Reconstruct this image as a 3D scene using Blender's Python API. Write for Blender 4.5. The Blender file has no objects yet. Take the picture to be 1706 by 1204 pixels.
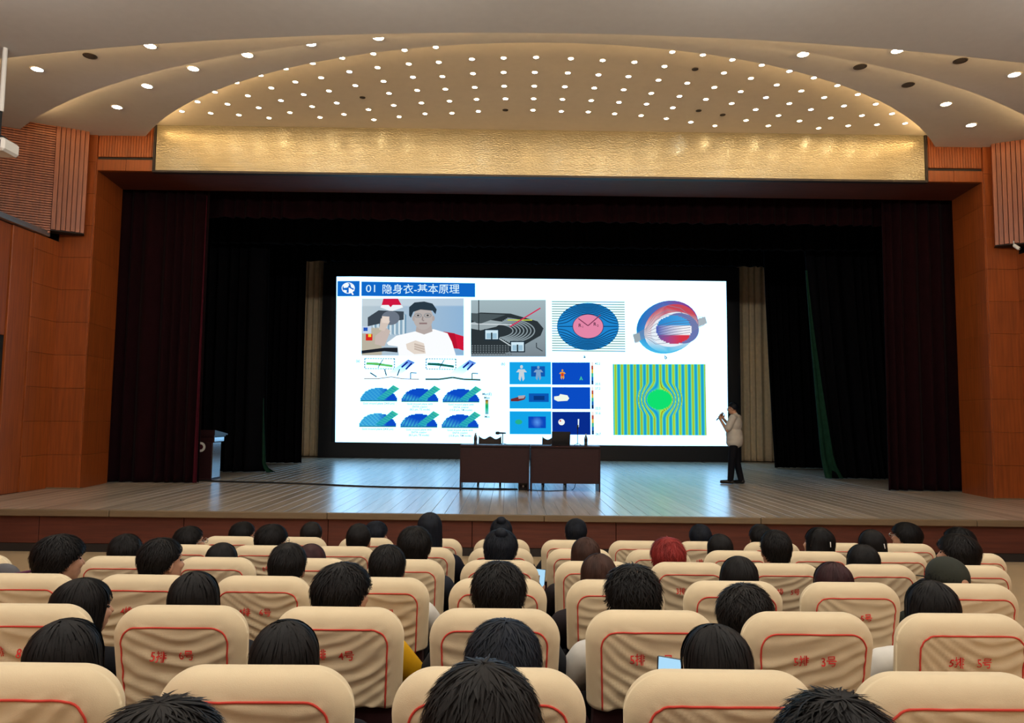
import bpy, math, random
from mathutils import Vector, Matrix, noise
random.seed(7)
SC = bpy.context.scene
COL = SC.collection
PI = math.pi

# ------------------------------------------------------------------ camera
PW, PH, FPX, ZC = 1706.0, 1204.0, 1232.0, 1.30
VPX, VPY, ROLL = 846.0, 698.0, 0.0118          # where the hall axis vanishes, and the tilt of the hand-held camera


def camera_axes():
    y = Vector(((VPX - PW / 2) / FPX, -(VPY - PH / 2) / FPX, 1.0)).normalized()
    x = Vector((math.cos(ROLL), -math.sin(ROLL), 0.0))
    x = (x - y * x.dot(y)).normalized()
    z = x.cross(y)
    if z[1] < 0:
        z = -z
    return x, y, z


AX, AY, AZ = camera_axes()
CAM_R = Vector((AX[0], AY[0], AZ[0]))
CAM_U = Vector((AX[1], AY[1], AZ[1]))
CAM_F = Vector((AX[2], AY[2], AZ[2]))
CPOS = Vector((0, 0, ZC))
cam_data = bpy.data.cameras.new('camera')
cam_data.sensor_width = 36.0
cam_data.sensor_fit = 'HORIZONTAL'
cam_data.lens = 36.0 * FPX / PW
cam_data.clip_start = 0.05
cam = bpy.data.objects.new('camera', cam_data)
COL.objects.link(cam)
cam.matrix_world = Matrix(((CAM_R.x, CAM_U.x, -CAM_F.x, 0), (CAM_R.y, CAM_U.y, -CAM_F.y, 0),
                           (CAM_R.z, CAM_U.z, -CAM_F.z, ZC), (0, 0, 0, 1)))
SC.camera = cam


def ray(px, py):
    return CAM_R * ((px - PW / 2) / FPX) - CAM_U * ((py - PH / 2) / FPX) + CAM_F


def atY(px, py, y):
    d = ray(px, py)
    return CPOS + d * (y / d.y)


def atZ(px, py, z):
    d = ray(px, py)
    return CPOS + d * ((z - ZC) / d.z)


# ------------------------------------------------------------------ world, exposure
world = bpy.data.worlds.new('world')
SC.world = world
world.use_nodes = True
world.node_tree.nodes['Background'].inputs[0].default_value = (0.02, 0.02, 0.022, 1)
world.node_tree.nodes['Background'].inputs[1].default_value = 0.3
SC.view_settings.view_transform = 'Standard'
SC.view_settings.look = 'None'
SC.view_settings.gamma = 1.0
SC.view_settings.use_curve_mapping = False
SC.view_settings.exposure = 0.0
SC.cycles.use_denoising = True
SC.cycles.max_bounces = 6
SC.cycles.diffuse_bounces = 4
SC.cycles.glossy_bounces = 3
SC.cycles.sample_clamp_indirect = 4.0

# unseen lamps added above the audience to light seats and ceiling (their fittings are built with the ceiling)
X0 = 0.55                                       # axis of the stage
ADDED_LAMPS = [(x + X0, y) for y in (-3.4, -0.2, 3.0, 6.2) for x in (-6.0, -2.0, 2.0, 6.0)]
HALL_Z = 5.45
HALL_POWER = 104.0
HALL_COLOUR = (1.0, 0.95, 0.86)
COVE_STRENGTH = 48.0
COVE_COLOUR = (1.0, 0.64, 0.28)
SPOT_STRENGTH = 55.0
SCREEN_WHITE = (1.05, 2.15, 3.2)

for (lx, ly) in ADDED_LAMPS:
    ld = bpy.data.lights.new('added_hall_light', 'POINT')
    ld.energy = HALL_POWER
    ld.color = HALL_COLOUR
    ld.shadow_soft_size = 0.15
    lo = bpy.data.objects.new('added_hall_light', ld)
    COL.objects.link(lo)
    lo.location = (lx, ly, HALL_Z)


# ------------------------------------------------------------------ helpers: materials
def lin(c):
    if isinstance(c, str):
        c = [int(c[i:i + 2], 16) / 255 for i in (1, 3, 5)]
        return tuple((v / 12.92 if v <= 0.04045 else ((v + 0.055) / 1.055) ** 2.4) for v in c)
    return tuple(c)


def new_mat(name):
    m = bpy.data.materials.new(name)
    m.use_nodes = True
    nt = m.node_tree
    return m, nt, nt.nodes['Principled BSDF']


def mat(name, col, rough=0.6, metal=0.0, spec=0.4, vary=0.0, scale=8.0, stretch=(1, 1, 1), bump=0.0, bump_scale=60.0, per_object=0.0, sheen=0.0, coat=0.0):
    m, nt, b = new_mat(name)
    c = lin(col)
    b.inputs['Roughness'].default_value = rough
    b.inputs['Metallic'].default_value = metal
    b.inputs['Specular IOR Level'].default_value = spec
    if sheen:
        b.inputs['Sheen Weight'].default_value = sheen
        b.inputs['Sheen Roughness'].default_value = 0.5
    if coat:
        b.inputs['Coat Weight'].default_value = coat
        b.inputs['Coat Roughness'].default_value = 0.15
    tc = nt.nodes.new('ShaderNodeTexCoord')
    mp = nt.nodes.new('ShaderNodeMapping')
    mp.inputs['Scale'].default_value = stretch
    nt.links.new(tc.outputs['Object'], mp.inputs['Vector'])
    nz = nt.nodes.new('ShaderNodeTexNoise')
    nz.inputs['Scale'].default_value = scale
    nz.inputs['Detail'].default_value = 5.0
    nt.links.new(mp.outputs[0], nz.inputs['Vector'])
    ramp = nt.nodes.new('ShaderNodeValToRGB')
    e = ramp.color_ramp.elements
    e[0].position, e[1].position = 0.3, 0.7
    e[0].color = tuple(v * (1 - vary) for v in c) + (1,)
    e[1].color = tuple(min(1, v * (1 + vary)) for v in c) + (1,)
    nt.links.new(nz.outputs[0], ramp.inputs[0])
    out = ramp.outputs[0]
    if per_object:
        oi = nt.nodes.new('ShaderNodeObjectInfo')
        mr = nt.nodes.new('ShaderNodeMapRange')
        mr.inputs[3].default_value = 1 - per_object
        mr.inputs[4].default_value = 1 + per_object
        nt.links.new(oi.outputs['Random'], mr.inputs[0])
        hs = nt.nodes.new('ShaderNodeHueSaturation')
        nt.links.new(mr.outputs[0], hs.inputs['Value'])
        nt.links.new(out, hs.inputs['Color'])
        out = hs.outputs[0]
    nt.links.new(out, b.inputs['Base Color'])
    if bump:
        n2 = nt.nodes.new('ShaderNodeTexNoise')
        n2.inputs['Scale'].default_value = bump_scale
        nt.links.new(mp.outputs[0], n2.inputs['Vector'])
        bp = nt.nodes.new('ShaderNodeBump')
        bp.inputs['Strength'].default_value = bump
        bp.inputs['Distance'].default_value = 0.01
        nt.links.new(n2.outputs[0], bp.inputs['Height'])
        nt.links.new(bp.outputs[0], b.inputs['Normal'])
    return m


def emit(name, col, strength):
    m, nt, b = new_mat(name)
    nt.nodes.remove(b)
    e = nt.nodes.new('ShaderNodeEmission')
    e.inputs[0].default_value = tuple(lin(col)) + (1,)
    e.inputs[1].default_value = strength
    nt.links.new(e.outputs[0], nt.nodes['Material Output'].inputs[0])
    return m


def wood(name, col, vary=0.22, rough=0.42, stretch=(9, 9, 0.5), per_object=0.06):
    return mat(name, col, rough=rough, spec=0.45, vary=vary, scale=3.0, stretch=stretch, bump=0.05, bump_scale=8.0, per_object=per_object)


M = {}
M['plaster_a'] = mat('ceiling_plaster', (0.58, 0.575, 0.56), 0.9, vary=0.02)
M['plaster_c'] = mat('ceiling_plaster_stage', (0.68, 0.675, 0.675), 0.85, vary=0.02)
M['plaster_d'] = mat('ceiling_plaster_gold', (0.80, 0.745, 0.645), 0.85, vary=0.02)
M['wood'] = wood('wood_orange', (0.27, 0.064, 0.012))
M['wood_slat'] = wood('wood_slat', (0.265, 0.078, 0.028), per_object=0.1)
M['wood_red'] = wood('wood_stage_face', (0.10, 0.024, 0.013), stretch=(0.6, 9, 9), rough=0.6)
M['floor_tile'] = mat('hall_floor', (0.52, 0.40, 0.24), 0.35, vary=0.06, scale=2.0)
M['plank'] = mat('stage_plank', (0.44, 0.365, 0.28), 0.24, spec=0.9, vary=0.18, scale=2.0, stretch=(6, 0.35, 1), per_object=0.16)
M['nosing'] = mat('stage_nosing', (0.175, 0.128, 0.076), 0.45, vary=0.1, stretch=(0.5, 6, 6))
M['dark'] = mat('dark_base', (0.02, 0.016, 0.014), 0.7)
M['black'] = mat('black_paint', (0.008, 0.009, 0.011), 0.75)
M['black_gloss'] = mat('black_plastic', (0.012, 0.013, 0.016), 0.35)
M['bezel'] = mat('screen_bezel', (0.006, 0.009, 0.013), 0.5)
M['maroon_velvet'] = mat('maroon_velvet', (0.009, 0.0018, 0.0032), 0.9, spec=0.05, vary=0.2, sheen=0.02)
M['maroon_edge'] = mat('maroon_velvet_edge', (0.05, 0.006, 0.012), 0.9, spec=0.05, vary=0.15)
M['black_velvet'] = mat('black_velvet', (0.0028, 0.0031, 0.0045), 0.92, spec=0.05, vary=0.2)
M['green_lining'] = mat('green_curtain_lining', (0.008, 0.038, 0.022), 0.85, spec=0.1, vary=0.2)
M['beige_curtain'] = mat('beige_curtain', (0.84, 0.72, 0.50), 0.85, spec=0.15, vary=0.08)
M['metal'] = mat('brushed_metal', (0.45, 0.44, 0.43), 0.4, metal=0.9)
M['lectern_side'] = mat('screen_lit_side', (0.34, 0.37, 0.42), 0.14, metal=0.75)  # pale blue-grey metal puts the screen's light into the side's colour
M['white_plastic'] = mat('white_plastic', (0.75, 0.74, 0.70), 0.45)
M['lamp_trim'] = mat('lamp_trim', (0.70, 0.68, 0.64), 0.5)
M['grille'] = mat('dark_grille', (0.06, 0.05, 0.045), 0.7, bump=0.3, bump_scale=150)
M['lamp_warm'] = emit('lamp_lens_warm', (1.0, 0.84, 0.56), SPOT_STRENGTH)
M['lamp_cool'] = emit('lamp_lens_cool', (0.78, 0.94, 1.0), SPOT_STRENGTH)
M['cove'] = emit('cove_strip', COVE_COLOUR, COVE_STRENGTH)
M['cover'] = mat('cream_seat_cover', (0.72, 0.60, 0.395), 0.85, spec=0.15, vary=0.04, scale=5, bump=0.08, bump_scale=400, sheen=0.15, per_object=0.03)
M['piping'] = mat('red_piping', (0.62, 0.055, 0.035), 0.7)
M['lettering'] = mat('red_lettering', (0.70, 0.035, 0.03), 0.7)
M['seat_wine'] = mat('wine_upholstery', (0.035, 0.008, 0.010), 0.85, vary=0.2, scale=40)
M['seat_frame'] = mat('seat_frame_dark', (0.018, 0.012, 0.010), 0.55)
M['table_wood'] = mat('mahogany_table', (0.022, 0.0055, 0.0075), 0.42, vary=0.2, stretch=(1, 1, 8))
M['skin'] = mat('skin', (0.50, 0.27, 0.17), 0.55, spec=0.35, vary=0.05, scale=30)
M['eye'] = mat('eye_dark', (0.02, 0.015, 0.012), 0.2)
M['shirt_pale'] = mat('pale_shirt', (0.52, 0.50, 0.45), 0.85, vary=0.05)
M['trousers'] = mat('dark_trousers', (0.006, 0.007, 0.011), 0.9, spec=0.1)
M['shoe'] = mat('black_shoe', (0.010, 0.010, 0.010), 0.4)
M['bottle'] = mat('dark_bottle', (0.05, 0.07, 0.08), 0.25, spec=0.5)

# slide light: colour comes from the picture painted on the screen (a screen gives off light)
m, nt, b = new_mat('screen_picture')
nt.nodes.remove(b)
e_ = nt.nodes.new('ShaderNodeEmission')
a_ = nt.nodes.new('ShaderNodeAttribute')
a_.attribute_name = 'Col'
nt.links.new(a_.outputs['Color'], e_.inputs[0])
nt.links.new(e_.outputs[0], nt.nodes['Material Output'].inputs[0])
M['picture'] = m
# gold-toned switched-off display: fine rows of pixels, half glossy
m, nt, b = new_mat('gold_display')
tc = nt.nodes.new('ShaderNodeTexCoord')
mp = nt.nodes.new('ShaderNodeMapping')
mp.inputs['Scale'].default_value = (0.25, 1, 22)
nt.links.new(tc.outputs['Object'], mp.inputs[0])
nz = nt.nodes.new('ShaderNodeTexNoise')
nz.inputs['Scale'].default_value = 3.0
nz.inputs['Detail'].default_value = 4.0
nt.links.new(mp.outputs[0], nz.inputs['Vector'])
rp = nt.nodes.new('ShaderNodeValToRGB')
rp.color_ramp.elements[0].position, rp.color_ramp.elements[1].position = 0.3, 0.75
rp.color_ramp.elements[0].color = (0.29, 0.255, 0.165, 1)
rp.color_ramp.elements[1].color = (0.41, 0.36, 0.24, 1)
nt.links.new(nz.outputs[0], rp.inputs[0])
nt.links.new(rp.outputs[0], b.inputs['Base Color'])
b.inputs['Roughness'].default_value = 0.21
b.inputs['Metallic'].default_value = 0.45
vor = nt.nodes.new('ShaderNodeTexVoronoi')
vor.inputs['Scale'].default_value = 42.0
mp2 = nt.nodes.new('ShaderNodeMapping')
mp2.inputs['Scale'].default_value = (0.55, 1, 1.5)
nt.links.new(tc.outputs['Object'], mp2.inputs[0])
nt.links.new(mp2.outputs[0], vor.inputs['Vector'])
bp = nt.nodes.new('ShaderNodeBump')
bp.inputs['Strength'].default_value = 0.20
bp.inputs['Distance'].default_value = 0.02
nt.links.new(vor.outputs[0], bp.inputs['Height'])
nt.links.new(bp.outputs[0], b.inputs['Normal'])
M['gold'] = m


def hair_mat(name, col, spec=0.35):
    return mat(name, col, rough=0.55, spec=spec * 0.5, vary=0.35, scale=20, stretch=(1, 1, 0.2))


M['hair_black'] = hair_mat('hair_black', (0.0055, 0.0048, 0.0050))
M['hair_soft'] = hair_mat('hair_soft_black', (0.0075, 0.0062, 0.0058))
M['hair_blue'] = hair_mat('hair_blue_black', (0.006, 0.009, 0.016))
M['hair_brown'] = hair_mat('hair_brown', (0.045, 0.020, 0.014))
M['hair_wine'] = hair_mat('hair_wine_brown', (0.035, 0.012, 0.014))
M['hair_red'] = hair_mat('hair_red', (0.26, 0.025, 0.022))
M['cap_green'] = mat('olive_cap', (0.020, 0.024, 0.016), 0.85, vary=0.1)


# ------------------------------------------------------------------ helpers: meshes and objects
class MB:
    def __init__(s):
        s.v, s.f, s.c = [], [], []

    def add(s, vs, fs, col=None):
        o = len(s.v)
        s.v += [tuple(p) for p in vs]
        s.f += [tuple(i + o for i in f) for f in fs]
        if col is not None:
            s.c += col if isinstance(col, list) else [col] * len(vs)
        return s

    def box(s, x0, x1, y0, y1, z0, z1):
        vs = [(x, y, z) for z in (z0, z1) for y in (y0, y1) for x in (x0, x1)]
        return s.add(vs, [(0, 2, 3, 1), (4, 5, 7, 6), (0, 1, 5, 4), (2, 6, 7, 3), (0, 4, 6, 2), (1, 3, 7, 5)])

    def bevbox(s, x0, x1, y0, y1, z0, z1, r=0.01):
        # a box with chamfered edges (rounded look with smooth shading kept off)
        cs = []
        for (sx, xa) in ((-1, x0), (1, x1)):
            for (sy, ya) in ((-1, y0), (1, y1)):
                for (sz, za) in ((-1, z0), (1, z1)):
                    cs.append(((xa, ya - sy * r, za - sz * r), (xa - sx * r, ya, za - sz * r), (xa - sx * r, ya - sy * r, za)))
        vs = [p for c in cs for p in c]
        I = lambda i, k: i * 3 + k      # i = corner index x*4+y*2+z
        F = []
        F += [(I(0, 0), I(1, 0), I(3, 0), I(2, 0)), (I(4, 0), I(6, 0), I(7, 0), I(5, 0))]
        F += [(I(0, 1), I(4, 1), I(5, 1), I(1, 1)), (I(2, 1), I(3, 1), I(7, 1), I(6, 1))]
        F += [(I(0, 2), I(2, 2), I(6, 2), I(4, 2)), (I(1, 2), I(5, 2), I(7, 2), I(3, 2))]
        for a, bb in ((0, 1), (2, 3), (4, 5), (6, 7)):
            F.append((I(a, 0), I(a, 1), I(bb, 1), I(bb, 0)))
        for a, bb in ((0, 2), (1, 3), (4, 6), (5, 7)):
            F.append((I(a, 0), I(bb, 0), I(bb, 2), I(a, 2)))
        for a, bb in ((0, 4), (1, 5), (2, 6), (3, 7)):
            F.append((I(a, 1), I(a, 2), I(bb, 2), I(bb, 1)))
        for i in range(8):
            F.append((I(i, 0), I(i, 1), I(i, 2)))
        return s.add(vs, F)

    def prism(s, poly, z0, z1):
        n = len(poly)
        vs = [(x, y, z0) for x, y in poly] + [(x, y, z1) for x, y in poly]
        fs = [tuple(range(n))[::-1], tuple(range(n, 2 * n))] + [(i, (i + 1) % n, n + (i + 1) % n, n + i) for i in range(n)]
        return s.add(vs, fs)

    def slabxz(s, poly, y0, y1):
        n = len(poly)
        vs = [(x, y0, z) for x, z in poly] + [(x, y1, z) for x, z in poly]
        fs = [tuple(range(n)), tuple(range(n, 2 * n))[::-1]] + [((i + 1) % n, i, n + i, n + (i + 1) % n) for i in range(n)]
        return s.add(vs, fs)

    def lathe(s, prof, n=20, at=(0, 0, 0), axis='z'):
        vs, fs = [], []
        for r, h in prof:
            for k in range(n):
                a = 2 * PI * k / n
                p = (r * math.cos(a), r * math.sin(a), h)
                if axis == 'y':
                    p = (p[0], p[2], p[1])
                if axis == 'x':
                    p = (p[2], p[0], p[1])
                vs.append((p[0] + at[0], p[1] + at[1], p[2] + at[2]))
        for i in range(len(prof) - 1):
            for k in range(n):
                fs.append((i * n + k, i * n + (k + 1) % n, (i + 1) * n + (k + 1) % n, (i + 1) * n + k))
        fs.append(tuple(range(n))[::-1])
        fs.append(tuple((len(prof) - 1) * n + k for k in range(n)))
        return s.add(vs, fs)

    def tube(s, path, r, n=8):
        P = [Vector(p) for p in path]
        R = r if isinstance(r, (list, tuple)) else [r] * len(P)
        vs, fs = [], []
        prev = None
        for i, p in enumerate(P):
            t = (P[min(i + 1, len(P) - 1)] - P[max(i - 1, 0)]).normalized()
            ref = prev if prev is not None else (Vector((0, 0, 1)) if abs(t.z) < 0.9 else Vector((1, 0, 0)))
            a = (ref - t * ref.dot(t)).normalized()
            prev = a
            bb = t.cross(a)
            for k in range(n):
                g = 2 * PI * k / n
                vs.append(p + (a * math.cos(g) + bb * math.sin(g)) * R[i])
        for i in range(len(P) - 1):
            for k in range(n):
                fs.append((i * n + k, i * n + (k + 1) % n, (i + 1) * n + (k + 1) % n, (i + 1) * n + k))
        fs.append(tuple(range(n))[::-1])
        fs.append(tuple((len(P) - 1) * n + k for k in range(n)))
        return s.add(vs, fs)

    def ellipsoid(s, c, r, n=20, m=12, rot=None):
        vs, fs = [], []
        for i in range(m + 1):
            th = PI * i / m
            for k in range(n):
                a = 2 * PI * k / n
                p = Vector((r[0] * math.sin(th) * math.cos(a), r[1] * math.sin(th) * math.sin(a), r[2] * math.cos(th)))
                if rot:
                    p = rot @ p
                vs.append(p + Vector(c))
        for i in range(m):
            for k in range(n):
                fs.append((i * n + k, (i + 1) * n + k, (i + 1) * n + (k + 1) % n, i * n + (k + 1) % n))
        return s.add(vs, fs)

    def capsule(s, p0, p1, r0, r1, n=14, flat=None):
        p0, p1 = Vector(p0), Vector(p1)
        t = (p1 - p0).normalized()
        path, rr = [], []
        for i in range(5):
            a = PI / 2 * (1 - i / 4)
            path.append(p0 - t * r0 * math.sin(a))
            rr.append(max(0.0005, r0 * math.cos(a)))
        for i in range(5):
            a = PI / 2 * i / 4
            path.append(p1 + t * r1 * math.sin(a))
            rr.append(max(0.0005, r1 * math.cos(a)))
        return s.tube(path, rr, n)

    def mesh(s, name, sub=(0, 0, 0), smooth=False):
        me = bpy.data.meshes.new(name)
        me.from_pydata([(p[0] - sub[0], p[1] - sub[1], p[2] - sub[2]) for p in s.v], [], s.f)
        if s.c:
            at = me.attributes.new('Col', 'FLOAT_COLOR', 'POINT')
            at.data.foreach_set('color', [x for c in s.c for x in (c[0], c[1], c[2], 1.0)])
        if smooth:
            me.shade_smooth()
        me.update()
        return me

    def build(s, name, m, parent=None, sub=(0, 0, 0), smooth=False):
        return obj(name, s.mesh(name, sub, smooth), m, parent)


def obj(name, me, m=None, parent=None, loc=None):
    o = bpy.data.objects.new(name, me)
    COL.objects.link(o)
    if m is not None and len(me.materials) == 0:
        me.materials.append(M[m] if isinstance(m, str) else m)
    if parent is not None:
        o.parent = parent
    if loc is not None:
        o.location = loc
    return o


def tag(o, label, cat, group=None, kind=None):
    if label:
        o['label'] = label
    if cat:
        o['category'] = cat
    if group:
        o['group'] = group
    if kind:
        o['kind'] = kind
    return o


def thing(name, label, cat, loc=(0, 0, 0), rotz=0.0, group=None):
    o = bpy.data.objects.new(name, None)
    o.empty_display_size = 0.1
    COL.objects.link(o)
    o.location = loc
    o.rotation_euler = (0, 0, rotz)
    return tag(o, label, cat, group)


def struct(o):
    o['kind'] = 'structure'
    return o


def struct_root(name):
    o = bpy.data.objects.new(name, None)
    COL.objects.link(o)
    return struct(o)


def remesh(mb, name, voxel, smooth=6, factor=0.5):
    me = mb.mesh(name + '_source')
    o = bpy.data.objects.new(name + '_source', me)
    COL.objects.link(o)
    r = o.modifiers.new('r', 'REMESH')
    r.mode = 'VOXEL'
    r.voxel_size = voxel
    if smooth:
        sm = o.modifiers.new('s', 'SMOOTH')
        sm.iterations = smooth
        sm.factor = factor
    dg = bpy.context.evaluated_depsgraph_get()
    out = bpy.data.meshes.new_from_object(o.evaluated_get(dg))
    out.name = name
    out.shade_smooth()
    bpy.data.objects.remove(o)
    bpy.data.meshes.remove(me)
    return out


_text_cache = {}


def text_geo(body, bold=0.0):
    """outline of a line of writing: vertices in font units (x right, y up) and faces"""
    if (body, bold) not in _text_cache:
        cu = bpy.data.curves.new('lettering_source', 'FONT')
        cu.body = body
        cu.resolution_u = 3
        cu.offset = bold
        o = bpy.data.objects.new('lettering_source', cu)
        COL.objects.link(o)
        dg = bpy.context.evaluated_depsgraph_get()
        me = bpy.data.meshes.new_from_object(o.evaluated_get(dg))
        _text_cache[(body, bold)] = ([tuple(v.co) for v in me.vertices], [tuple(p.vertices) for p in me.polygons])
        bpy.data.objects.remove(o)
        bpy.data.curves.remove(cu)
        bpy.data.meshes.remove(me)
    return _text_cache[(body, bold)]


ORD = ['first', 'second', 'third', 'fourth', 'fifth', 'sixth', 'seventh', 'eighth', 'ninth', 'tenth', 'eleventh', 'twelfth', 'thirteenth', 'fourteenth',
       'fifteenth', 'sixteenth', 'seventeenth', 'eighteenth', 'nineteenth', 'twentieth', 'twenty-first', 'twenty-second', 'twenty-third', 'twenty-fourth',
       'twenty-fifth', 'twenty-sixth', 'twenty-seventh', 'twenty-eighth', 'twenty-ninth', 'thirtieth']
NUM = ['zero', 'one', 'two', 'three', 'four', 'five', 'six', 'seven', 'eight', 'nine', 'ten', 'eleven', 'twelve', 'thirteen', 'fourteen']

# ------------------------------------------------------------------ large structure
YF, YW, YJ, YS = 10.25, 13.15, 14.25, 24.0      # stage front, proscenium wall, back of the jambs, big screen
XL, XR = X0 - 8.6, X0 + 8.6                     # side walls
JL, JR = X0 - 8.05, X0 + 8.05                   # jamb corners of the stage opening
ZFRONT = -0.57                                  # hall floor in front of the stage
ROW_Y = {r: 1.73 + 0.827 * (6 - r) for r in range(1, 10)}
SEAT_H = 0.96


def seat_top(y):
    return 0.730 - 0.0890 * (y - 1.73)


ROW_Z = {r: seat_top(ROW_Y[r]) - SEAT_H for r in ROW_Y}

# hall floor: flat in front of the stage, low terraces under the rows
fl = struct(MB().box(-11, 12.1, 6.4, YF + 0.3, -0.80, ZFRONT).build('floor', 'floor_tile'))
for r in range(1, 10):
    y1 = ROW_Y[r] + (0.577 if r > 1 else 0.56)
    y0 = ROW_Y[r] - 0.25
    if r == 9:
        y0 = -5.2
    z = ROW_Z[r]
    MB().box(-11, 12.1, y0, y1, -0.85, z).build('terrace', 'floor_tile', fl)

# stage: substructure, boards, nosing, face
st = struct_root('floor_stage')
MB().box(XL - 0.4, XR + 0.4, YF + 0.10, YJ, -0.50, -0.035).build('stage_deck', 'dark', st)
MB().box(-10.6, 11.7, YJ, 25.3, -0.50, -0.035).build('stage_deck', 'dark', st)
PWID = 0.20
n_pl = int(round((XR - XL) / PWID))
plank_meshes = {}
for i in range(-13, n_pl + 13):
    xa = XL + i * PWID
    inside = 0 <= i < n_pl
    ya = YF if inside else YJ
    cut = 15.0 + (i * 0.618 % 1.0) * 7.0
    for (a, bb) in ((ya, cut), (cut + 0.004, 25.25)):
        L = round(bb - a, 2)
        if L not in plank_meshes:
            plank_meshes[L] = MB().bevbox(0.0015, PWID - 0.0015, 0, bb - a, -0.035, 0, 0.003).mesh('plank')
        obj('plank', plank_meshes[L], 'plank', st, (xa, a, 0))
trim = struct_root('trim_1')
xa = XL - 0.3
while xa < XR + 0.3:
    MB().bevbox(xa + 0.002, xa + 2.95, YF - 0.06, YF + 0.005, -0.085, 0.002, 0.008).build('nosing', 'nosing', trim)
    xa += 2.955
sf = struct_root('wall_stage_front')
MB().box(XL - 0.4, XR + 0.4, YF + 0.06, YF + 0.09, ZFRONT, -0.08).build('backing', 'dark', sf)
xa = XL - 0.3
while xa < XR + 0.3:
    MB().bevbox(xa + 0.004, xa + 1.966, YF + 0.02, YF + 0.06, -0.455, -0.088, 0.004).build('panel', 'wood_red', sf)
    xa += 1.97
MB().box(XL - 0.3, XR + 0.4, YF + 0.03, YF + 0.06, ZFRONT, -0.46).build('kick_board', 'dark', sf)

# side walls, pilasters, jambs
def side(sg):
    """sg -1: left of the stage, +1: right. fx mirrors about the stage axis"""
    fx = lambda u: X0 + sg * u
    def bx(u0, u1, y0, y1, z0, z1, name, m, par, bev=0.006):
        a, bb = sorted((fx(u0), fx(u1)))
        return MB().bevbox(a, bb, y0, y1, z0, z1, bev).build(name, m, par)
    w = struct_root('wall_left' if sg < 0 else 'wall_right')
    # core behind the panels
    bx(8.69, 9.2, -5.2, YW + 0.3, -0.8, 4.38, 'core', 'dark', w)
    bx(8.31, 10.8, YW + 0.06, YJ - 0.02, -0.4, 7.1, 'core', 'dark', w)
    # lower side wall: tall boards with recessed joints
    ys = [YW - 0.02, 12.38, 11.86, 11.2, 10.4, 9.2, 7.6, 5.6, 3.4, 1.2, -1.0, -3.2, -5.1]
    for k in range(len(ys) - 1):
        y1, y0 = ys[k], ys[k + 1]
        zlo = 0.0 if y0 > YF - 0.2 else -0.75
        dep = (0.0, 0.022, 0.05, 0.05)[min(k, 3)]
        if k == 2:
            bx(8.6 + dep, 8.68, y0 + 0.004, y1 - 0.004, 2.55, 4.36, 'panel', 'wood', w)
            bx(8.6 + dep, 8.68, y0 + 0.004, y1 - 0.004, zlo, 0.53, 'panel', 'wood', w)
            bx(8.66, 8.69, y0 + 0.004, y1 - 0.004, 0.53, 2.55, 'side_opening', 'black', w)
        elif k == 0:
            z = zlo
            while z < 4.3:
                z2 = min(z + 0.585, 4.36)
                bx(8.6, 8.68, y0 + 0.004, y1 - 0.002, z + 0.0015, z2 - 0.0015, 'panel', 'wood', w, 0.003)
                z = z2
        else:
            bx(8.6 + dep, 8.68, y0 + 0.004, y1 - 0.004, zlo, 4.36, 'panel', 'wood', w)
    # grey metal rail along the head of the lower wall
    bx(8.56, 8.72, 5.0, 12.72, 4.37, 4.43, 'rail', 'metal', w)
    bx(8.60, 8.72, 5.0, 12.72, 4.435, 4.48, 'rail', 'metal', w)
    # pilaster front and jamb: stacked wood panels
    z = 0.0
    while z < 6.5:
        z2 = min(z + 0.585, 6.6)
        bx(8.05, 8.64, YW - 0.05, YW + 0.08, z + 0.0015, z2 - 0.0015, 'panel', 'wood', w, 0.003)
        if z < 5.6:
            zt = min(z2, 5.70)
            pa = [(fx(8.03), YW - 0.03), (fx(8.16), YJ), (fx(8.30), YJ), (fx(8.17), YW - 0.03)]
            if sg > 0:
                pa = pa[::-1]
            MB().prism(pa, z + 0.0015, zt - 0.0015).build('jamb_panel', 'wood', w)
        z = z2
    bx(8.03, 8.66, YW - 0.07, YW + 0.05, 0.0, 0.018, 'floor_trim', 'nosing', w)
    # splayed slatted box above
    d = Vector((sg * 0.72, -0.38)).normalized()
    nrm = Vector((-sg * 0.38, -0.72)).normalized()          # towards the audience
    o = Vector((fx(8.13), 12.98))
    bxs = struct_root('wall_slatted_left' if sg < 0 else 'wall_slatted_right')
    def wedge(s0, s1, d0, d1, z0, z1, name, m):
        pts = [o + d * s0 + nrm * d0, o + d * s1 + nrm * d0, o + d * s1 + nrm * d1, o + d * s0 + nrm * d1]
        pts = [(p.x, p.y) for p in pts]
        if sg < 0:
            pts = pts[::-1]
        return MB().prism(pts, z0, z1).build(name, m, bxs)
    wedge(0.0, 4.2, -0.25, -0.03, 4.50, 7.0, 'backing', 'wood')
    wedge(0.0, 0.055, -0.03, 0.035, 4.50, 6.75, 'slat', 'wood_slat')
    s = 0.065
    n_sl = 6 if sg < 0 else 20
    for k in range(n_sl):
        wedge(s, s + 0.062, -0.03, 0.045, 4.50 + 0.006 * (k % 2), 6.75, 'slat', 'wood_slat')
        s += 0.074
    if sg < 0:
        # finely ribbed field beside the upright slats: horizontal battens
        zz = 4.40
        while zz < 6.55:
            wedge(s, 3.2, -0.03, 0.022, zz, zz + 0.030, 'slat', 'wood_slat')
            zz += 0.043
    else:
        wedge(s, 4.2, -0.03, 0.022, 4.4, 6.75, 'slat', 'wood_slat')
    wedge(0.0, 0.9, -0.22, 0.02, 4.485, 4.50, 'soffit_board', 'dark')
    return w


wl = side(-1)
wr = side(1)

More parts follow.
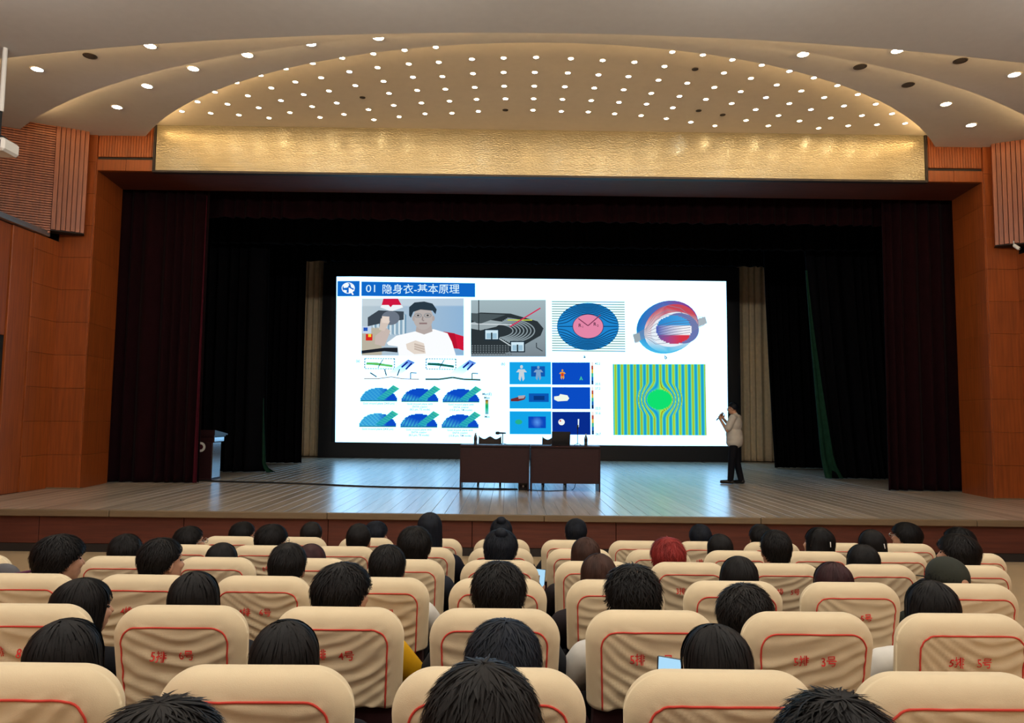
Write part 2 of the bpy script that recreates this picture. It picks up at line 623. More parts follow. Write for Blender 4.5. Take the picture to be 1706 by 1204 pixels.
# lintel over the stage opening
li = struct_root('wall_proscenium')
MB().box(JL - 0.2, JR + 0.2, YW + 0.05, YJ, 5.70, 7.1).build('core', 'wood_red', li)
for sg in (-1, 1):
    fx = lambda u: X0 + sg * u
    def bx(u0, u1, y0, y1, z0, z1, name, m):
        a, bb = sorted((fx(u0), fx(u1)))
        MB().bevbox(a, bb, y0, y1, z0, z1, 0.004).build(name, m, li)
    u = 7.02
    while u < 8.03:
        bx(u, u + 0.044, YW - 0.03, YW + 0.06, 5.955, 6.6, 'slat', 'wood')
        u += 0.0485
    bx(7.02, 8.05, YW + 0.0, YW + 0.055, 5.91, 5.955, 'groove', 'dark')
    bx(7.02, 7.52, YW - 0.03, YW + 0.06, 5.70, 5.905, 'panel', 'wood')
    bx(7.526, 8.05, YW - 0.03, YW + 0.06, 5.70, 5.905, 'panel', 'wood')
MB().box(-11, XL, YW + 0.1, YW + 0.4, -0.8, 7.1).build('wing_wall', 'dark', li)
MB().box(XR, 12.1, YW + 0.1, YW + 0.4, -0.8, 7.1).build('wing_wall', 'dark', li)

# outer shell of hall and stage house
struct(MB().box(-11.1, -10.9, -5.4, YW + 0.4, -0.85, 7.1).build('wall_outer_left', 'wood'))
struct(MB().box(12.0, 12.2, -5.4, YW + 0.4, -0.85, 7.1).build('wall_outer_right', 'wood'))
struct(MB().box(-11.1, 12.2, -5.5, -5.2, -0.85, 7.1).build('wall_rear', 'wood'))
struct(MB().box(-10.8, -10.6, YJ, 25.5, -0.5, 9.0).build('wall_stage_left', 'black'))
struct(MB().box(11.7, 11.9, YJ, 25.5, -0.5, 9.0).build('wall_stage_right', 'black'))
struct(MB().box(-10.8, 11.9, 25.3, 25.5, -0.5, 9.0).build('wall_stage_back', 'black'))
struct(MB().box(-10.8, 11.9, YJ, 25.5, 9.0, 9.1).build('ceiling_stage', 'black'))
struct(MB().box(-10.8, 11.9, YJ - 0.05, YJ + 0.02, 6.9, 9.1).build('wall_fly', 'black'))

# ceiling: four tiers, each stepping up towards the stage along a circular edge
ZA, ZB, ZCC, ZD = 6.0, 6.2, 6.35, 6.55


def arc(yc, R, u):
    return yc - math.sqrt(max(0.0, R * R - u * u))


ARC_A = lambda u: arc(40.945, 32.26, u)
ARC_B = lambda u: arc(22.606, 13.57, u)
ARC_C = lambda u: arc(18.648, 9.072, u)


def tier(name, f, yback, z0, z1, m, umax, ycap):
    n = 96
    us = [-umax + 2 * umax * i / n for i in range(n + 1)]
    front = [(X0 + u, min(ycap, f(u))) for u in us]
    mb = MB()
    vs, fs = [], []
    for (x, y) in front:
        vs += [(x, yback, z0), (x, y, z0), (x, yback, z1), (x, y, z1)]
    for i in range(n):
        a, c = i * 4, (i + 1) * 4
        fs += [(a, a + 1, c + 1, c), (a + 2, c + 2, c + 3, a + 3), (a + 1, a + 3, c + 3, c + 1), (a, c, c + 2, a + 2)]
    fs += [(0, 2, 3, 1), (n * 4, n * 4 + 1, n * 4 + 3, n * 4 + 2)]
    mb.add(vs, fs)
    return struct(mb.build(name, m))


tier('ceiling_hall', ARC_A, -5.3, ZA, ZA + 0.05, 'plaster_a', 11.45, YW)
tier('ceiling_middle', ARC_B, 8.0, ZB, ZB + 0.05, 'plaster_c', 11.45, YW + 0.2)
tier('ceiling_lower_stage', ARC_C, 8.2, ZCC, ZCC + 0.05, 'plaster_c', 11.45, YW + 0.2)
struct(MB().box(-11, 12.1, 7.9, YW + 0.3, ZD, ZD + 0.05).build('ceiling_gold_dome', 'plaster_d'))
struct(MB().box(-11, 12.1, 7.9, 8.0, ZA + 0.05, ZD).build('ceiling_riser', 'plaster_a'))
# cove strips lying on the ledges, out of sight behind each edge
for name, f, z, lim, lab in (('cove_light', ARC_A, ZA + 0.06, 9.5, 'warm light strip hidden on the ledge of the outermost ceiling arc'),
                             ('cove_light', ARC_B, ZB + 0.06, 8.6, 'warm light strip hidden on the ledge of the middle ceiling arc'),
                             ('cove_light', ARC_C, ZCC + 0.06, 7.0, 'warm light strip hidden on the ledge of the innermost ceiling arc')):
    pts = [(X0 - lim + 2 * lim * i / 60, f(-lim + 2 * lim * i / 60) - 0.16, z + 0.02) for i in range(61)]
    tag(MB().tube(pts, 0.016, 6).build(name, 'cove'), lab, 'light strip', 'cove light strips')

# blank gold display above the opening
gp = thing('display_panel', 'wide blank gold-toned display panel above the stage opening', 'display', (X0, YW, 5.69))
MB().box(-6.98, 6.98, -0.055, 0.04, 0.02, 0.945).build('display_face', 'gold', gp)
for (x0_, x1_, z0_, z1_) in ((-7.03, 7.03, -0.02, 0.018), (-7.03, 7.03, 0.947, 0.975), (-7.03, -6.985, 0.02, 0.945), (6.985, 7.03, 0.02, 0.945)):
    MB().box(x0_, x1_, -0.07, 0.04, z0_, z1_).build('frame', 'seat_frame', gp)
MB().tube([(-6.9, -0.16, 0.93), (6.9, -0.16, 0.93)], 0.012, 6).build('front_rail', 'seat_frame', gp)
for k in range(9):
    xx = -6.4 + 1.6 * k
    MB().tube([(xx, -0.06, 0.90), (xx, -0.16, 0.93)], 0.008, 6).build('rail_bracket', 'seat_frame', gp)

# ------------------------------------------------------------------ ceiling lights
def downlight_meshes(r):
    ring = MB().lathe([(r * 1.22, 0.0), (r * 1.22, -0.006), (r * 1.0, -0.008), (r * 0.98, 0.004)], 20).mesh('trim_ring', smooth=True)
    lens = MB().lathe([(r * 0.96, 0.003), (r * 0.96, -0.003), (r * 0.6, -0.007)], 20).mesh('lens')
    return ring, lens


SMALL = {k: downlight_meshes(0.040) for k in ('warm', 'cool', 'off')}
BIG = {k: downlight_meshes(0.075) for k in ('warm', 'cool', 'off')}
for k in ('warm', 'cool', 'off'):
    for S_ in (SMALL, BIG):
        S_[k][0].materials.append(M['lamp_trim'] if k != 'off' else M['grille'])
        S_[k][1].materials.append(M['grille'] if k == 'off' else M['lamp_' + k])


def downlight(p, kind, big, label, group):
    S_ = BIG if big else SMALL
    t = thing('ceiling_speaker' if (big and kind == 'off') else 'ceiling_spotlight', label, 'speaker' if (big and kind == 'off') else 'spotlight', p, 0, group)
    obj('trim_ring', S_[kind][0], None, t)
    obj('grille' if (big and kind == 'off') else 'lens', S_[kind][1], None, t)
    return t


ARCS = [
    [(303, 185), (329, 169), (358, 153), (394, 137), (434, 125), (476, 114), (521, 105), (570, 96), (622, 89), (674, 83), (726, 78), (1120, 86), (1171, 91), (1220, 99), (1269, 108), (1315, 118), (1356, 129), (1395, 142), (1429, 157), (1459, 173), (1486, 189), (1508, 205)],
    [(351, 188), (379, 173), (413, 159), (452, 146), (492, 136), (535, 129), (582, 119), (629, 112), (681, 106), (731, 103), (786, 98), (839, 96), (893, 95), (951, 97), (1004, 100), (1057, 103), (1107, 110), (1158, 115, 0), (1206, 121), (1251, 130), (1294, 141), (1335, 151), (1373, 162), (1406, 176), (1436, 192), (1461, 207)],
    [(398, 191), (431, 179), (468, 167), (506, 157), (548, 151), (592, 142), (639, 135), (688, 128), (737, 127), (788, 122), (839, 120), (891, 120), (946, 121), (997, 124), (1047, 127), (1097, 133), (1145, 138), (1190, 145), (1234, 152), (1276, 162), (1315, 172), (1351, 182), (1384, 196), (1413, 209)],
    [(448, 196), (483, 187), (520, 177), (561, 171), (604, 162, 0), (648, 155), (695, 150), (742, 148), (791, 145), (840, 143), (890, 143), (941, 144), (990, 146), (1039, 149), (1085, 155), (1132, 160), (1176, 165), (1219, 172), (1259, 182), (1297, 192), (1332, 201), (1364, 213)],
    [(533, 195), (573, 190), (614, 182), (656, 175), (702, 171), (749, 168), (794, 165), (842, 164), (889, 164), (937, 165), (985, 167), (1031, 170), (1077, 173), (1121, 179), (1164, 184, 0), (1204, 191, 0), (1243, 200), (1280, 209)],
    [(623, 199), (665, 194), (708, 189), (753, 188), (797, 185), (842, 183, 0), (888, 183), (935, 185), (980, 186), (1024, 189), (1068, 192), (1110, 197), (1151, 203), (1191, 209)],
]
COOL = {(582, 119), (786, 98), (506, 157), (468, 167), (329, 169), (891, 120), (997, 124), (1047, 127), (941, 144), (842, 164), (797, 185), (935, 185), (1031, 170), (1077, 173), (1121, 179), (1132, 160), (1151, 203), (1276, 162), (1315, 118), (1259, 182), (1351, 182), (1406, 176), (688, 128), (561, 171)}
ARC_NAME = ['outermost', 'second', 'third', 'fourth', 'fifth', 'innermost']
for ai, row in enumerate(ARCS):
    for i, q in enumerate(row):
        p = atZ(q[0], q[1], ZD)
        p.y = min(p.y, YW - 0.1)
        kind = 'off' if len(q) == 3 else ('cool' if (q[0], q[1]) in COOL else 'warm')
        lab = '%s small ceiling spotlight, %s from left in the %s light arc above the stage' % (
            {'off': 'unlit', 'cool': 'cool white', 'warm': 'warm white'}[kind], ORD[i], ARC_NAME[ai])
        downlight(p - Vector((0, 0, 0.001)), kind, False, lab, 'small spotlights in the gold ceiling')
for (px, py, z, kind, lab) in (
        (195, 178, ZCC, 'cool', 'round white downlight above left pillar, lowest of its curved row'),
        (245, 143, ZCC, 'cool', 'round white downlight left of stage, second up its curved row'),
        (322, 114, ZCC, 'warm', 'round white downlight left of stage, third up its curved row'),
        (412, 91, ZCC, 'warm', 'round white downlight left of stage, fourth up its curved row'),
        (517, 72, ZCC, 'cool', 'round cool downlight left of stage, fifth up its curved row'),
        (630, 62, ZCC, 'warm', 'round white downlight nearest the ceiling crown, topmost of its curved row'),
        (1338, 90, ZCC, 'warm', 'round white downlight right of stage, topmost of its curved row'),
        (1433, 111, ZCC, 'off', 'dark round ceiling speaker right of stage, upper of two'),
        (1513, 141, ZCC, 'off', 'dark round ceiling speaker right of stage, lower of two'),
        (1576, 173, ZCC, 'warm', 'round white downlight right of stage below the dark speakers'),
        (1618, 208, ZCC, 'warm', 'round white downlight above the right pillar'),
        (62, 115, ZB, 'cool', 'round cool downlight on the outer ceiling band at far left'),
        (150, 93, ZB, 'off', 'dark round ceiling speaker on the outer band at far left'),
        (250, 76, ZB, 'warm', 'round warm downlight on the outer ceiling band, left, by its edge'),
        (1495, 84, ZB, 'warm', 'round warm downlight on the outer ceiling band, right, by its edge'),
        (1600, 101, ZB, 'off', 'dark round ceiling speaker on the outer band at far right'),
        (1690, 124, ZB, 'cool', 'round cool downlight on the outer ceiling band at far right')):
    p = atZ(px, py, z)
    downlight(p - Vector((0, 0, 0.001)), kind, True, lab, 'round fittings in the ceiling bands')
PEND_ROD = MB().tube([(0, 0, 0), (0, 0, -0.34)], 0.012, 8).mesh('rod')
PEND_ROD.materials.append(M['metal'])
PEND_CAP = MB().lathe([(0.05, -0.31), (0.11, -0.325), (0.12, -0.345), (0.02, -0.35)], 20).mesh('cap', smooth=True)
PEND_CAP.materials.append(M['white_plastic'])
PEND_ROSE = MB().lathe([(0.07, 0.0), (0.07, -0.02), (0.03, -0.035)], 20).mesh('ceiling_rose', smooth=True)
PEND_ROSE.materials.append(M['white_plastic'])
for i, (lx, ly) in enumerate(ADDED_LAMPS):  # unseen pendants, added to carry the lights that brighten seats and ceiling
    t = thing('added_pendant', 'unseen pendant lamp added over the audience, %s row from the back, %s from left' % (ORD[i // 4], ORD[i % 4]), 'pendant lamp', (lx, ly, ZA), 0, 'unseen lamps added over the audience')
    obj('rod', PEND_ROD, None, t)
    obj('cap', PEND_CAP, None, t)
    obj('ceiling_rose', PEND_ROSE, None, t)


# ------------------------------------------------------------------ curtains
def curtain(name, label, x0, x1, y, z0, z1, m, group, pleat=0.22, amp=0.07, lean0=0.0, lean1=0.0, flare=0.0, seed=0, cat='curtain', edge=None):
    """pleated cloth hanging in the plane y, with its own thickness; lean moves the bottom of an edge sideways"""
    rnd = random.Random(seed)
    W = x1 - x0
    n = max(24, int(W / pleat * 10))
    ph = rnd.random() * 6
    prof = []
    for i in range(n + 1):
        u = i / n
        wob = 0.35 * math.sin(u * W * 3.1 + ph) + 0.2 * math.sin(u * W * 7.3 + ph * 2)
        prof.append((u, amp * math.sin(2 * PI * (u * W / pleat + wob))))
    zs = [0.0, 0.02, 0.12, 0.35, 0.6, 0.8, 1.0]
    vs, fs = [], []
    th = 0.012
    for layer in (0, 1):
        for t in zs:
            k = (1 - t)
            for (u, d) in prof:
                x = x0 + u * W + lean0 * k ** 1.6 * (1 - u) + lean1 * k ** 1.6 * u
                fl_ = flare * max(0, 1 - t / 0.12) ** 2
                yy = y + d * (0.75 + 0.45 * k) - fl_ * (0.5 + 0.5 * math.sin(u * 17 + ph)) + layer * th
                vs.append((x, yy, z0 + (z1 - z0) * t))
    c = n + 1
    R = len(zs)
    for layer in (0, 1):
        o = layer * R * c
        for j in range(R - 1):
            for i in range(n):
                q = (o + j * c + i, o + j * c + i + 1, o + (j + 1) * c + i + 1, o + (j + 1) * c + i)
                fs.append(q if layer == 0 else q[::-1])
    L = R * c
    for i in range(n):
        fs.append((i + 1, i, L + i, L + i + 1))
        a = (R - 1) * c + i
        fs.append((a, a + 1, L + a + 1, L + a))
    for j in range(R - 1):
        a, bb = j * c, (j + 1) * c
        fs.append((a, bb, L + bb, L + a))
        a, bb = a + n, bb + n
        fs.append((bb, a, L + a, L + bb))
    base = (x0 + W / 2, y, z0)
    t_ = thing(name, label, cat, base, 0, group)
    MB().add(vs, fs).build('drape', m, t_, sub=base, smooth=True)
    mb = MB()
    mb.box(x0 - 0.02, x1 + 0.02, y - 0.02, y + 0.03, z1 - 0.01, z1 + 0.04)
    mb.build('batten', 'black', t_, sub=base)
    if cat == 'valance':
        for q in range(5):
            xx = x0 + W * (0.06 + 0.22 * q)
            MB().tube([(xx, y, z1), (xx, y, 9.02)], 0.01, 6).build('hanger', 'black', t_, sub=base)
    if edge:
        ex, ew, em, elean, etop, etoe = edge
        ev, ef = [], []
        rows = 18
        for j in range(rows + 1):
            t = j / rows
            k = 1 - t
            ww = ew * (0.12 + 0.88 * k ** 1.3)
            xb = ex + elean * k ** 1.2 + etoe * max(0, 1 - t / 0.12) ** 2
            ww += abs(etoe) * 0.8 * max(0, 1 - t / 0.10) ** 2
            for lay in (0.0, 0.014):
                for s_ in range(7):
                    a = s_ / 6
                    ev.append((xb + ww * (a - 0.5), y - 0.12 + lay - ww * 0.25 * math.sin(a * PI * 2.5) - 0.05 * k, z0 + 0.004 + etop * t))
        for j in range(rows):
            for s_ in range(6):
                a = j * 14 + s_
                ef += [(a, a + 1, a + 15, a + 14), (a + 7, a + 21, a + 22, a + 8)]
            a = j * 14
            ef += [(a, a + 14, a + 21, a + 7), (a + 6, a + 13, a + 27, a + 20)]
        MB().add(ev, ef).build('lining_edge', em, t_, sub=base, smooth=True)
    return t_


G = 'stage curtains'
curtain('leg_curtain', 'dark maroon velvet curtain at the left side of the stage opening', -8.1, -5.97, 14.45, 0.015, 6.6, 'maroon_velvet', G, 0.25, 0.07, lean1=0.04, seed=1,
        edge=(-5.99, 0.085, 'maroon_edge', 0.03, 5.6, 0.0))
curtain('leg_curtain', 'dark maroon velvet curtain at the right side of the stage opening', 7.42, 9.3, 14.5, 0.015, 6.6, 'maroon_velvet', G, 0.25, 0.07, lean0=-0.02, seed=2)
curtain('leg_curtain', 'black wing curtain behind the lectern with a green lined edge', -8.6, -5.75, 17.4, 0.015, 8.0, 'black_velvet', G, 0.26, 0.08, lean1=0.12, flare=0.1, seed=3,
        edge=(-5.70, 0.11, 'green_lining', 0.10, 1.7, 0.16))
curtain('leg_curtain', 'black wing curtain on the right with a long green lined edge', 7.02, 10.4, 17.5, 0.015, 8.0, 'black_velvet', G, 0.26, 0.08, lean0=0.55, flare=0.12, seed=4,
        edge=(7.08, 0.30, 'green_lining', 0.42, 4.9, 0.10))
curtain('leg_curtain', 'black wing curtain beside the beige drape left of the screen', -9.0, -5.78, 20.8, 0.015, 8.3, 'black_velvet', G, 0.26, 0.08, lean1=0.06, seed=5)
curtain('leg_curtain', 'black wing curtain beside the beige drape right of the screen', 7.35, 10.6, 21.2, 0.015, 8.3, 'black_velvet', G, 0.26, 0.08, lean0=0.25, seed=6)
curtain('back_drape', 'pale beige drape hanging left of the projection screen', -8.4, -6.12, 24.45, 0.02, 7.6, 'beige_curtain', G, 0.20, 0.06, lean1=0.04, seed=7)
curtain('back_drape', 'pale beige drape hanging right of the projection screen', 7.62, 9.6, 24.45, 0.02, 7.6, 'beige_curtain', G, 0.20, 0.06, seed=8)
curtain('border_curtain', 'dark maroon border valance just inside the top of the stage opening', -8.3, 9.4, 14.9, 5.35, 7.3, 'maroon_velvet', G, 0.30, 0.06, seed=9, cat='valance')
curtain('border_curtain', 'black border curtain hanging across above mid stage', -9.4, 10.5, 17.0, 5.30, 8.3, 'black_velvet', G, 0.30, 0.06, seed=10, cat='valance')
curtain('border_curtain', 'black border curtain directly above the projection screen', -9.8, 10.9, 21.8, 5.93, 8.6, 'black_velvet', G, 0.30, 0.06, seed=11, cat='valance')

# ------------------------------------------------------------------ the big screen and its slide
SB = Vector((X0 + 0.14, YS, 0.0))
ls = thing('projection_screen', 'huge bright screen showing a slide on cloaking at the back of the stage', 'screen', SB)
cs = [atY(559, 459, YS), atY(1212, 470, YS), atY(1210, 742, YS), atY(553, 737, YS)]
sx0, sx1 = -5.68, 7.13
sz0, sz1 = 0.50, 5.90
MB().box(sx0 - 0.42, sx1 + 0.42, YS + 0.02, YS + 0.30, 0.0, sz1 + 0.45).build('cabinet', 'black', ls, sub=SB)
for (a0, a1, b0, b1) in ((sx0 - 0.42, sx1 + 0.42, 0.0, sz0), (sx0 - 0.42, sx1 + 0.42, sz1, sz1 + 0.45), (sx0 - 0.42, sx0, sz0, sz1), (sx1, sx1 + 0.42, sz0, sz1)):
    MB().box(a0, a1, YS - 0.03, YS + 0.02, b0, b1).build('bezel', 'bezel', ls, sub=SB)


def remap(px, py):
    """a point of the slide as seen in the photograph -> a place on the screen's own rectangle"""
    # inverse bilinear over the four seen corners
    A, B, C_, D = (559, 459), (1212, 470), (1210, 742), (553, 737)
    u, v = 0.5, 0.5
    for _ in range(8):
        x = (1 - v) * ((1 - u) * A[0] + u * B[0]) + v * ((1 - u) * D[0] + u * C_[0])
        y = (1 - v) * ((1 - u) * A[1] + u * B[1]) + v * ((1 - u) * D[1] + u * C_[1])
        u += (px - x) / 655.0
        v += (py - y) / 275.0
    return sx0 + u * (sx1 - sx0), sz1 - v * (sz1 - sz0)


class Slide(MB):
    def __init__(s):
        super().__init__()
        s.k = 1

    def P(s, px, py):
        x, z = remap(px, py)
        return (x, YS - 0.0015 * s.k, z)

    def poly(s, pts, col):
        s.k += 1
        c = col if isinstance(col, list) else lin(col)
        if isinstance(c, list):
            c = [lin(q) for q in c]
        return s.add([s.P(*p) for p in pts], [tuple(range(len(pts)))[::-1]], c)

    def rect(s, x0, y0, x1, y1, col):
        return s.poly([(x0, y0), (x1, y0), (x1, y1), (x0, y1)], col)

    def ell(s, cx, cy, rx, ry, col, n=28, a0=0.0, a1=2 * PI):
        return s.poly([(cx + rx * math.cos(a0 + (a1 - a0) * i / n), cy + ry * math.sin(a0 + (a1 - a0) * i / n)) for i in range(n + (0 if a1 - a0 > 6.2 else 1))], col)

    def line(s, pts, w, col):
        for a, bb in zip(pts[:-1], pts[1:]):
            dx, dy = bb[0] - a[0], bb[1] - a[1]
            L = math.hypot(dx, dy) or 1
            nx, ny = -dy / L * w * 0.8, dx / L * w * 0.8
            s.poly([(a[0] + nx, a[1] + ny), (bb[0] + nx, bb[1] + ny), (bb[0] - nx, bb[1] - ny), (a[0] - nx, a[1] - ny)], col)
            s.k -= 1
        s.k += 1

    def raster(s, x0, y0, x1, y1, nx, ny, f, keep=None):
        s.k += 1
        vs, cs_, fs = [], [], []
        for j in range(ny + 1):
            for i in range(nx + 1):
                u, v = i / nx, j / ny
                vs.append(s.P(x0 + (x1 - x0) * u, y0 + (y1 - y0) * v))
                cs_.append(tuple(f(u, v)))
        for j in range(ny):
            for i in range(nx):
                if keep is None or keep((i + 0.5) / nx, (j + 0.5) / ny):
                    a = j * (nx + 1) + i
                    fs.append((a, a + nx + 1, a + nx + 2, a + 1))
        return s.add(vs, fs, cs_)

    def text(s, body, x, y, h, col, bold=0.0, squash=1.0, align=0.0):
        """writing with its base line at (x, y); h = height of a capital in pixels of the photograph"""
        s.k += 1
        V, F = text_geo(body, bold + (0.018 if h < 9 else 0.0))
        if not V:
            return s
        k = h / 0.70
        w = max(p[0] for p in V) * k * squash
        return s.add([s.P(x - w * align + p[0] * k * squash, y - p[1] * k) for p in V], F, lin(col))


def mix(a, b, t):
    t = max(0.0, min(1.0, t))
    return tuple(p + (q - p) * t for p, q in zip(a, b))


def put(sl, name):
    return sl.build(name, 'picture', ls, sub=SB)


# white ground
sl = Slide()
sl.raster(559.5, 459.5, 1211.5, 741, 8, 6, lambda u, v: SCREEN_WHITE)
# keep the ground inside the bezel
put(sl, 'slide_ground')
DB = '#1068c8'
sl = Slide(); sl.k = 3
sl.rect(561, 467, 598, 493, DB)
# globe mark with a pointer
sl.ell(579, 479, 11, 9.5, '#f4fcff')
sl.ell(579, 479, 9.6, 8.2, DB)
for pts in ([(570, 474), (577, 470.5), (581, 473), (578, 478), (572, 479)], [(582, 471), (588, 475), (588.5, 480), (584, 478)], [(571, 482), (577, 483), (576, 487), (572, 485)]):
    sl.poly(pts, '#f4fcff')
sl.poly([(580, 478), (590, 484), (585.5, 485), (588.5, 490), (586, 491), (583.5, 486), (580, 489)], '#ffffff')
put(sl, 'slide_emblem')
sl = Slide(); sl.k = 3
sl.poly([(601, 468), (791, 471.5), (791, 495), (601, 492.5)], DB)
sl.text('01', 608, 486, 12.5, '#d8f4ff', 0.0, 1.12)
sl.text('隐身衣-基本原理', 635, 487.5, 12.2, '#d8f4ff', 0.006, 1.02)
put(sl, 'slide_title')

# photograph of a man holding up a disc
sl = Slide(); sl.k = 3
def photo_bg(u, v):
    c = mix(lin('#b8c8d0'), lin('#8fb4d6'), u)
    if v < 0.12:
        c = mix(c, lin('#d8e4ea'), 0.5)
    if 0.10 < u < 0.44 and 0.28 < v < 0.62:
        c = mix(lin('#e8f4f8'), lin('#3a7ca0'), 0.5 + 0.5 * math.sin(u * 150))
    if u < 0.2 and v > 0.5:
        c = lin('#b9b2a0')
    return c
sl.raster(602, 497, 772, 593, 68, 34, photo_bg)
sl.poly([(638, 497), (662, 497), (668, 508), (635, 508)], '#d01840')
sl.poly([(635, 508), (668, 508), (671, 512), (651, 519), (633, 512)], '#eef4f8')
sl.poly([(640, 500), (660, 500), (650, 512)], '#d01840')
sl.poly([(612, 529), (630, 517), (672, 519), (672, 533), (648, 536), (612, 544)], '#3c4650')
sl.poly([(755, 556), (772, 561), (772, 585), (758, 580)], '#d01838')
sl.poly([(738, 553), (757, 556), (762, 582), (748, 580)], '#b81430')
sl.rect(603, 544, 618, 556, '#c4d4e8')
sl.rect(605, 546, 612, 552, '#2858b8')
sl.rect(609, 557, 620, 568, '#d82820')
sl.rect(613, 557, 618, 562, '#f0d840')
sl.poly([(602, 585), (640, 580), (662, 580), (662, 588), (640, 586), (602, 590)], '#20242c')
sl.poly([(625, 560), (642, 546), (650, 552), (640, 578), (624, 574)], '#c8b8b0')
sl.ell(650, 530, 15, 12, '#6c7684')
sl.poly([(634, 531), (646, 529), (649, 536), (640, 552), (631, 550)], '#d4c4b8')
for q in (529, 532.5, 536):
    sl.line([(636, q), (648, q + 1)], 2.6, '#e4d4c8')
sl.poly([(644, 572), (660, 560), (690, 553), (722, 549), (745, 556), (752, 570), (759, 593), (664, 593), (662, 578), (647, 576)], '#fbfdff')
sl.poly([(694, 540), (718, 540), (720, 553), (706, 558), (692, 553)], '#b4a8a4')
sl.ell(704.5, 530, 16.5, 20, '#b9b0ac')
sl.poly([(681, 526), (681, 512), (690, 504), (706, 502.5), (720, 506), (727, 516), (725, 524), (720, 518), (700, 516), (688, 520), (684, 530)], '#2a3a46')
for ex in (696, 712):
    sl.ell(ex, 526, 6.5, 4, '#8f9498')
    sl.ell(ex, 526, 5.2, 2.9, '#b0a8a4')
    sl.ell(ex, 526, 1.8, 1.4, '#303438')
sl.line([(704, 528), (703, 534), (706, 535)], 1.4, '#958a88')
sl.line([(698, 539.5), (711, 539.5)], 1.6, '#8c7474')
sl.ell(688.5, 531, 2.2, 4.5, '#b0a4a0')
sl.ell(721.5, 531, 2.2, 4.5, '#b0a4a0')
sl.poly([(676, 574), (692, 568), (706, 573), (709, 590), (690, 591), (678, 583)], '#e4d8cc')
for q in range(3):
    sl.line([(690, 574 + q * 4), (707, 579 + q * 4)], 1.6, '#c4b4a8')
put(sl, 'slide_photograph')

# picture of a ring of metal sheets
sl = Slide(); sl.k = 3
sl.raster(784, 500, 909, 595, 10, 10, lambda u, v: mix(lin('#a4b8be'), lin('#7a868e'), v))
sl.poly([(784, 525), (800, 521), (850, 523), (895, 536), (905, 548), (900, 560), (870, 577), (840, 590), (784, 590)], '#2c3438')
for k in range(7):
    t = k / 6
    sl.line([(800 + 8 * t + 62 * math.cos(a) * (0.55 + 0.45 * t) + 20, 552 + 22 * math.sin(a) * (0.55 + 0.45 * t)) for a in [x * 0.12 - 1.3 for x in range(22)]], 1.2, '#8b9aa0')
sl.poly([(784, 538), (810, 533), (838, 537), (826, 545), (800, 551), (784, 548)], '#9aa8ac')
sl.poly([(784, 533), (797, 541), (842, 525), (784, 522)], '#4c585c')
for j in range(5):
    for i in range(15):
        sl.rect(785 + i * 4.6, 576 + j * 3.6, 787.6 + i * 4.6, 578 + j * 3.6, '#6a7478')
        sl.k -= 1
sl.k += 1
sl.line([(784, 540), (852, 542)], 0.9, '#d8e0e4')
sl.line([(797, 500), (797, 552)], 0.9, '#1c2428')
sl.line([(845, 534), (886, 534)], 1.2, '#c0d050')
sl.line([(849, 545), (900, 514)], 1.3, '#d03058')
for (bx_, by_) in ((807, 550), (850, 570)):
    sl.rect(bx_ - 1, by_ - 1, bx_ + 24, by_ + 18, '#20303c')
    sl.rect(bx_ + 1, by_ + 1, bx_ + 22, by_ + 16, '#cfe8f4')
    sl.rect(bx_ + 3, by_ + 6, bx_ + 10, by_ + 15, '#9cc0d4')
    sl.rect(bx_ + 13, by_ + 6, bx_ + 20, by_ + 15, '#9cc0d4')
    sl.line([(bx_ + 11.5, by_ + 5), (bx_ + 11.5, by_ + 16)], 1.6, '#203038')
sl.line([(831, 565), (850, 577)], 1.0, '#c8d4d8')
sl.line([(893, 580), (903, 586)], 0.9, '#303a40')
sl.line([(893, 580), (893, 572)], 0.9, '#303a40')
put(sl, 'slide_metal_ring_picture')

# diagram a: circle that bends lines around a pink core
sl = Slide(); sl.k = 3
for q in range(21):
    y = 503 + q * 4.1
    sl.line([(919, y), (1041, y + 1.4)], 1.1, '#7f9890')
sl.raster(919, 502, 1041, 588, 3, 3, lambda u, v: SCREEN_WHITE, keep=lambda u, v: False)
sl.ell(979, 545, 51.5, 39.5, '#123858', 48)
sl.ell(979, 545, 50.5, 38.5, '#1f86d0', 48)
for q in range(-8, 9):
    y0 = q * 4.3
    pts = []
    for i in range(33):
        dx = -48 + i * 3.0
        r = math.hypot(dx / 51, y0 / 39)
        if r >= 0.985:
            continue
        r2 = 0.5 + 0.5 * r
        yy = y0 * r2 / max(r, 0.05)
        xx = dx * r2 / max(r, 0.05)
        if abs(yy) < 39 and math.hypot(xx / 51, yy / 39) < 0.985:
            pts.append((979 + xx, 545 + yy))
    if len(pts) > 2:
        sl.line(pts, 0.8, '#0e3c68')
sl.ell(979, 545, 26, 20.5, '#202c5c', 40)
sl.ell(979, 545, 25, 19.6, '#e487a8', 40)
sl.line([(963, 532), (979, 544), (1000, 526)], 1.0, '#7a3a58')
sl.text('R', 963, 546, 5.5, '#40203c')
sl.text('1', 969, 547.5, 3.5, '#40203c')
sl.text('R', 988, 544, 5.5, '#40203c')
sl.text('2', 994, 545.5, 3.5, '#40203c')
sl.text('a', 971, 597.5, 5.5, '#202428', 0.01)
put(sl, 'slide_circle_diagram')

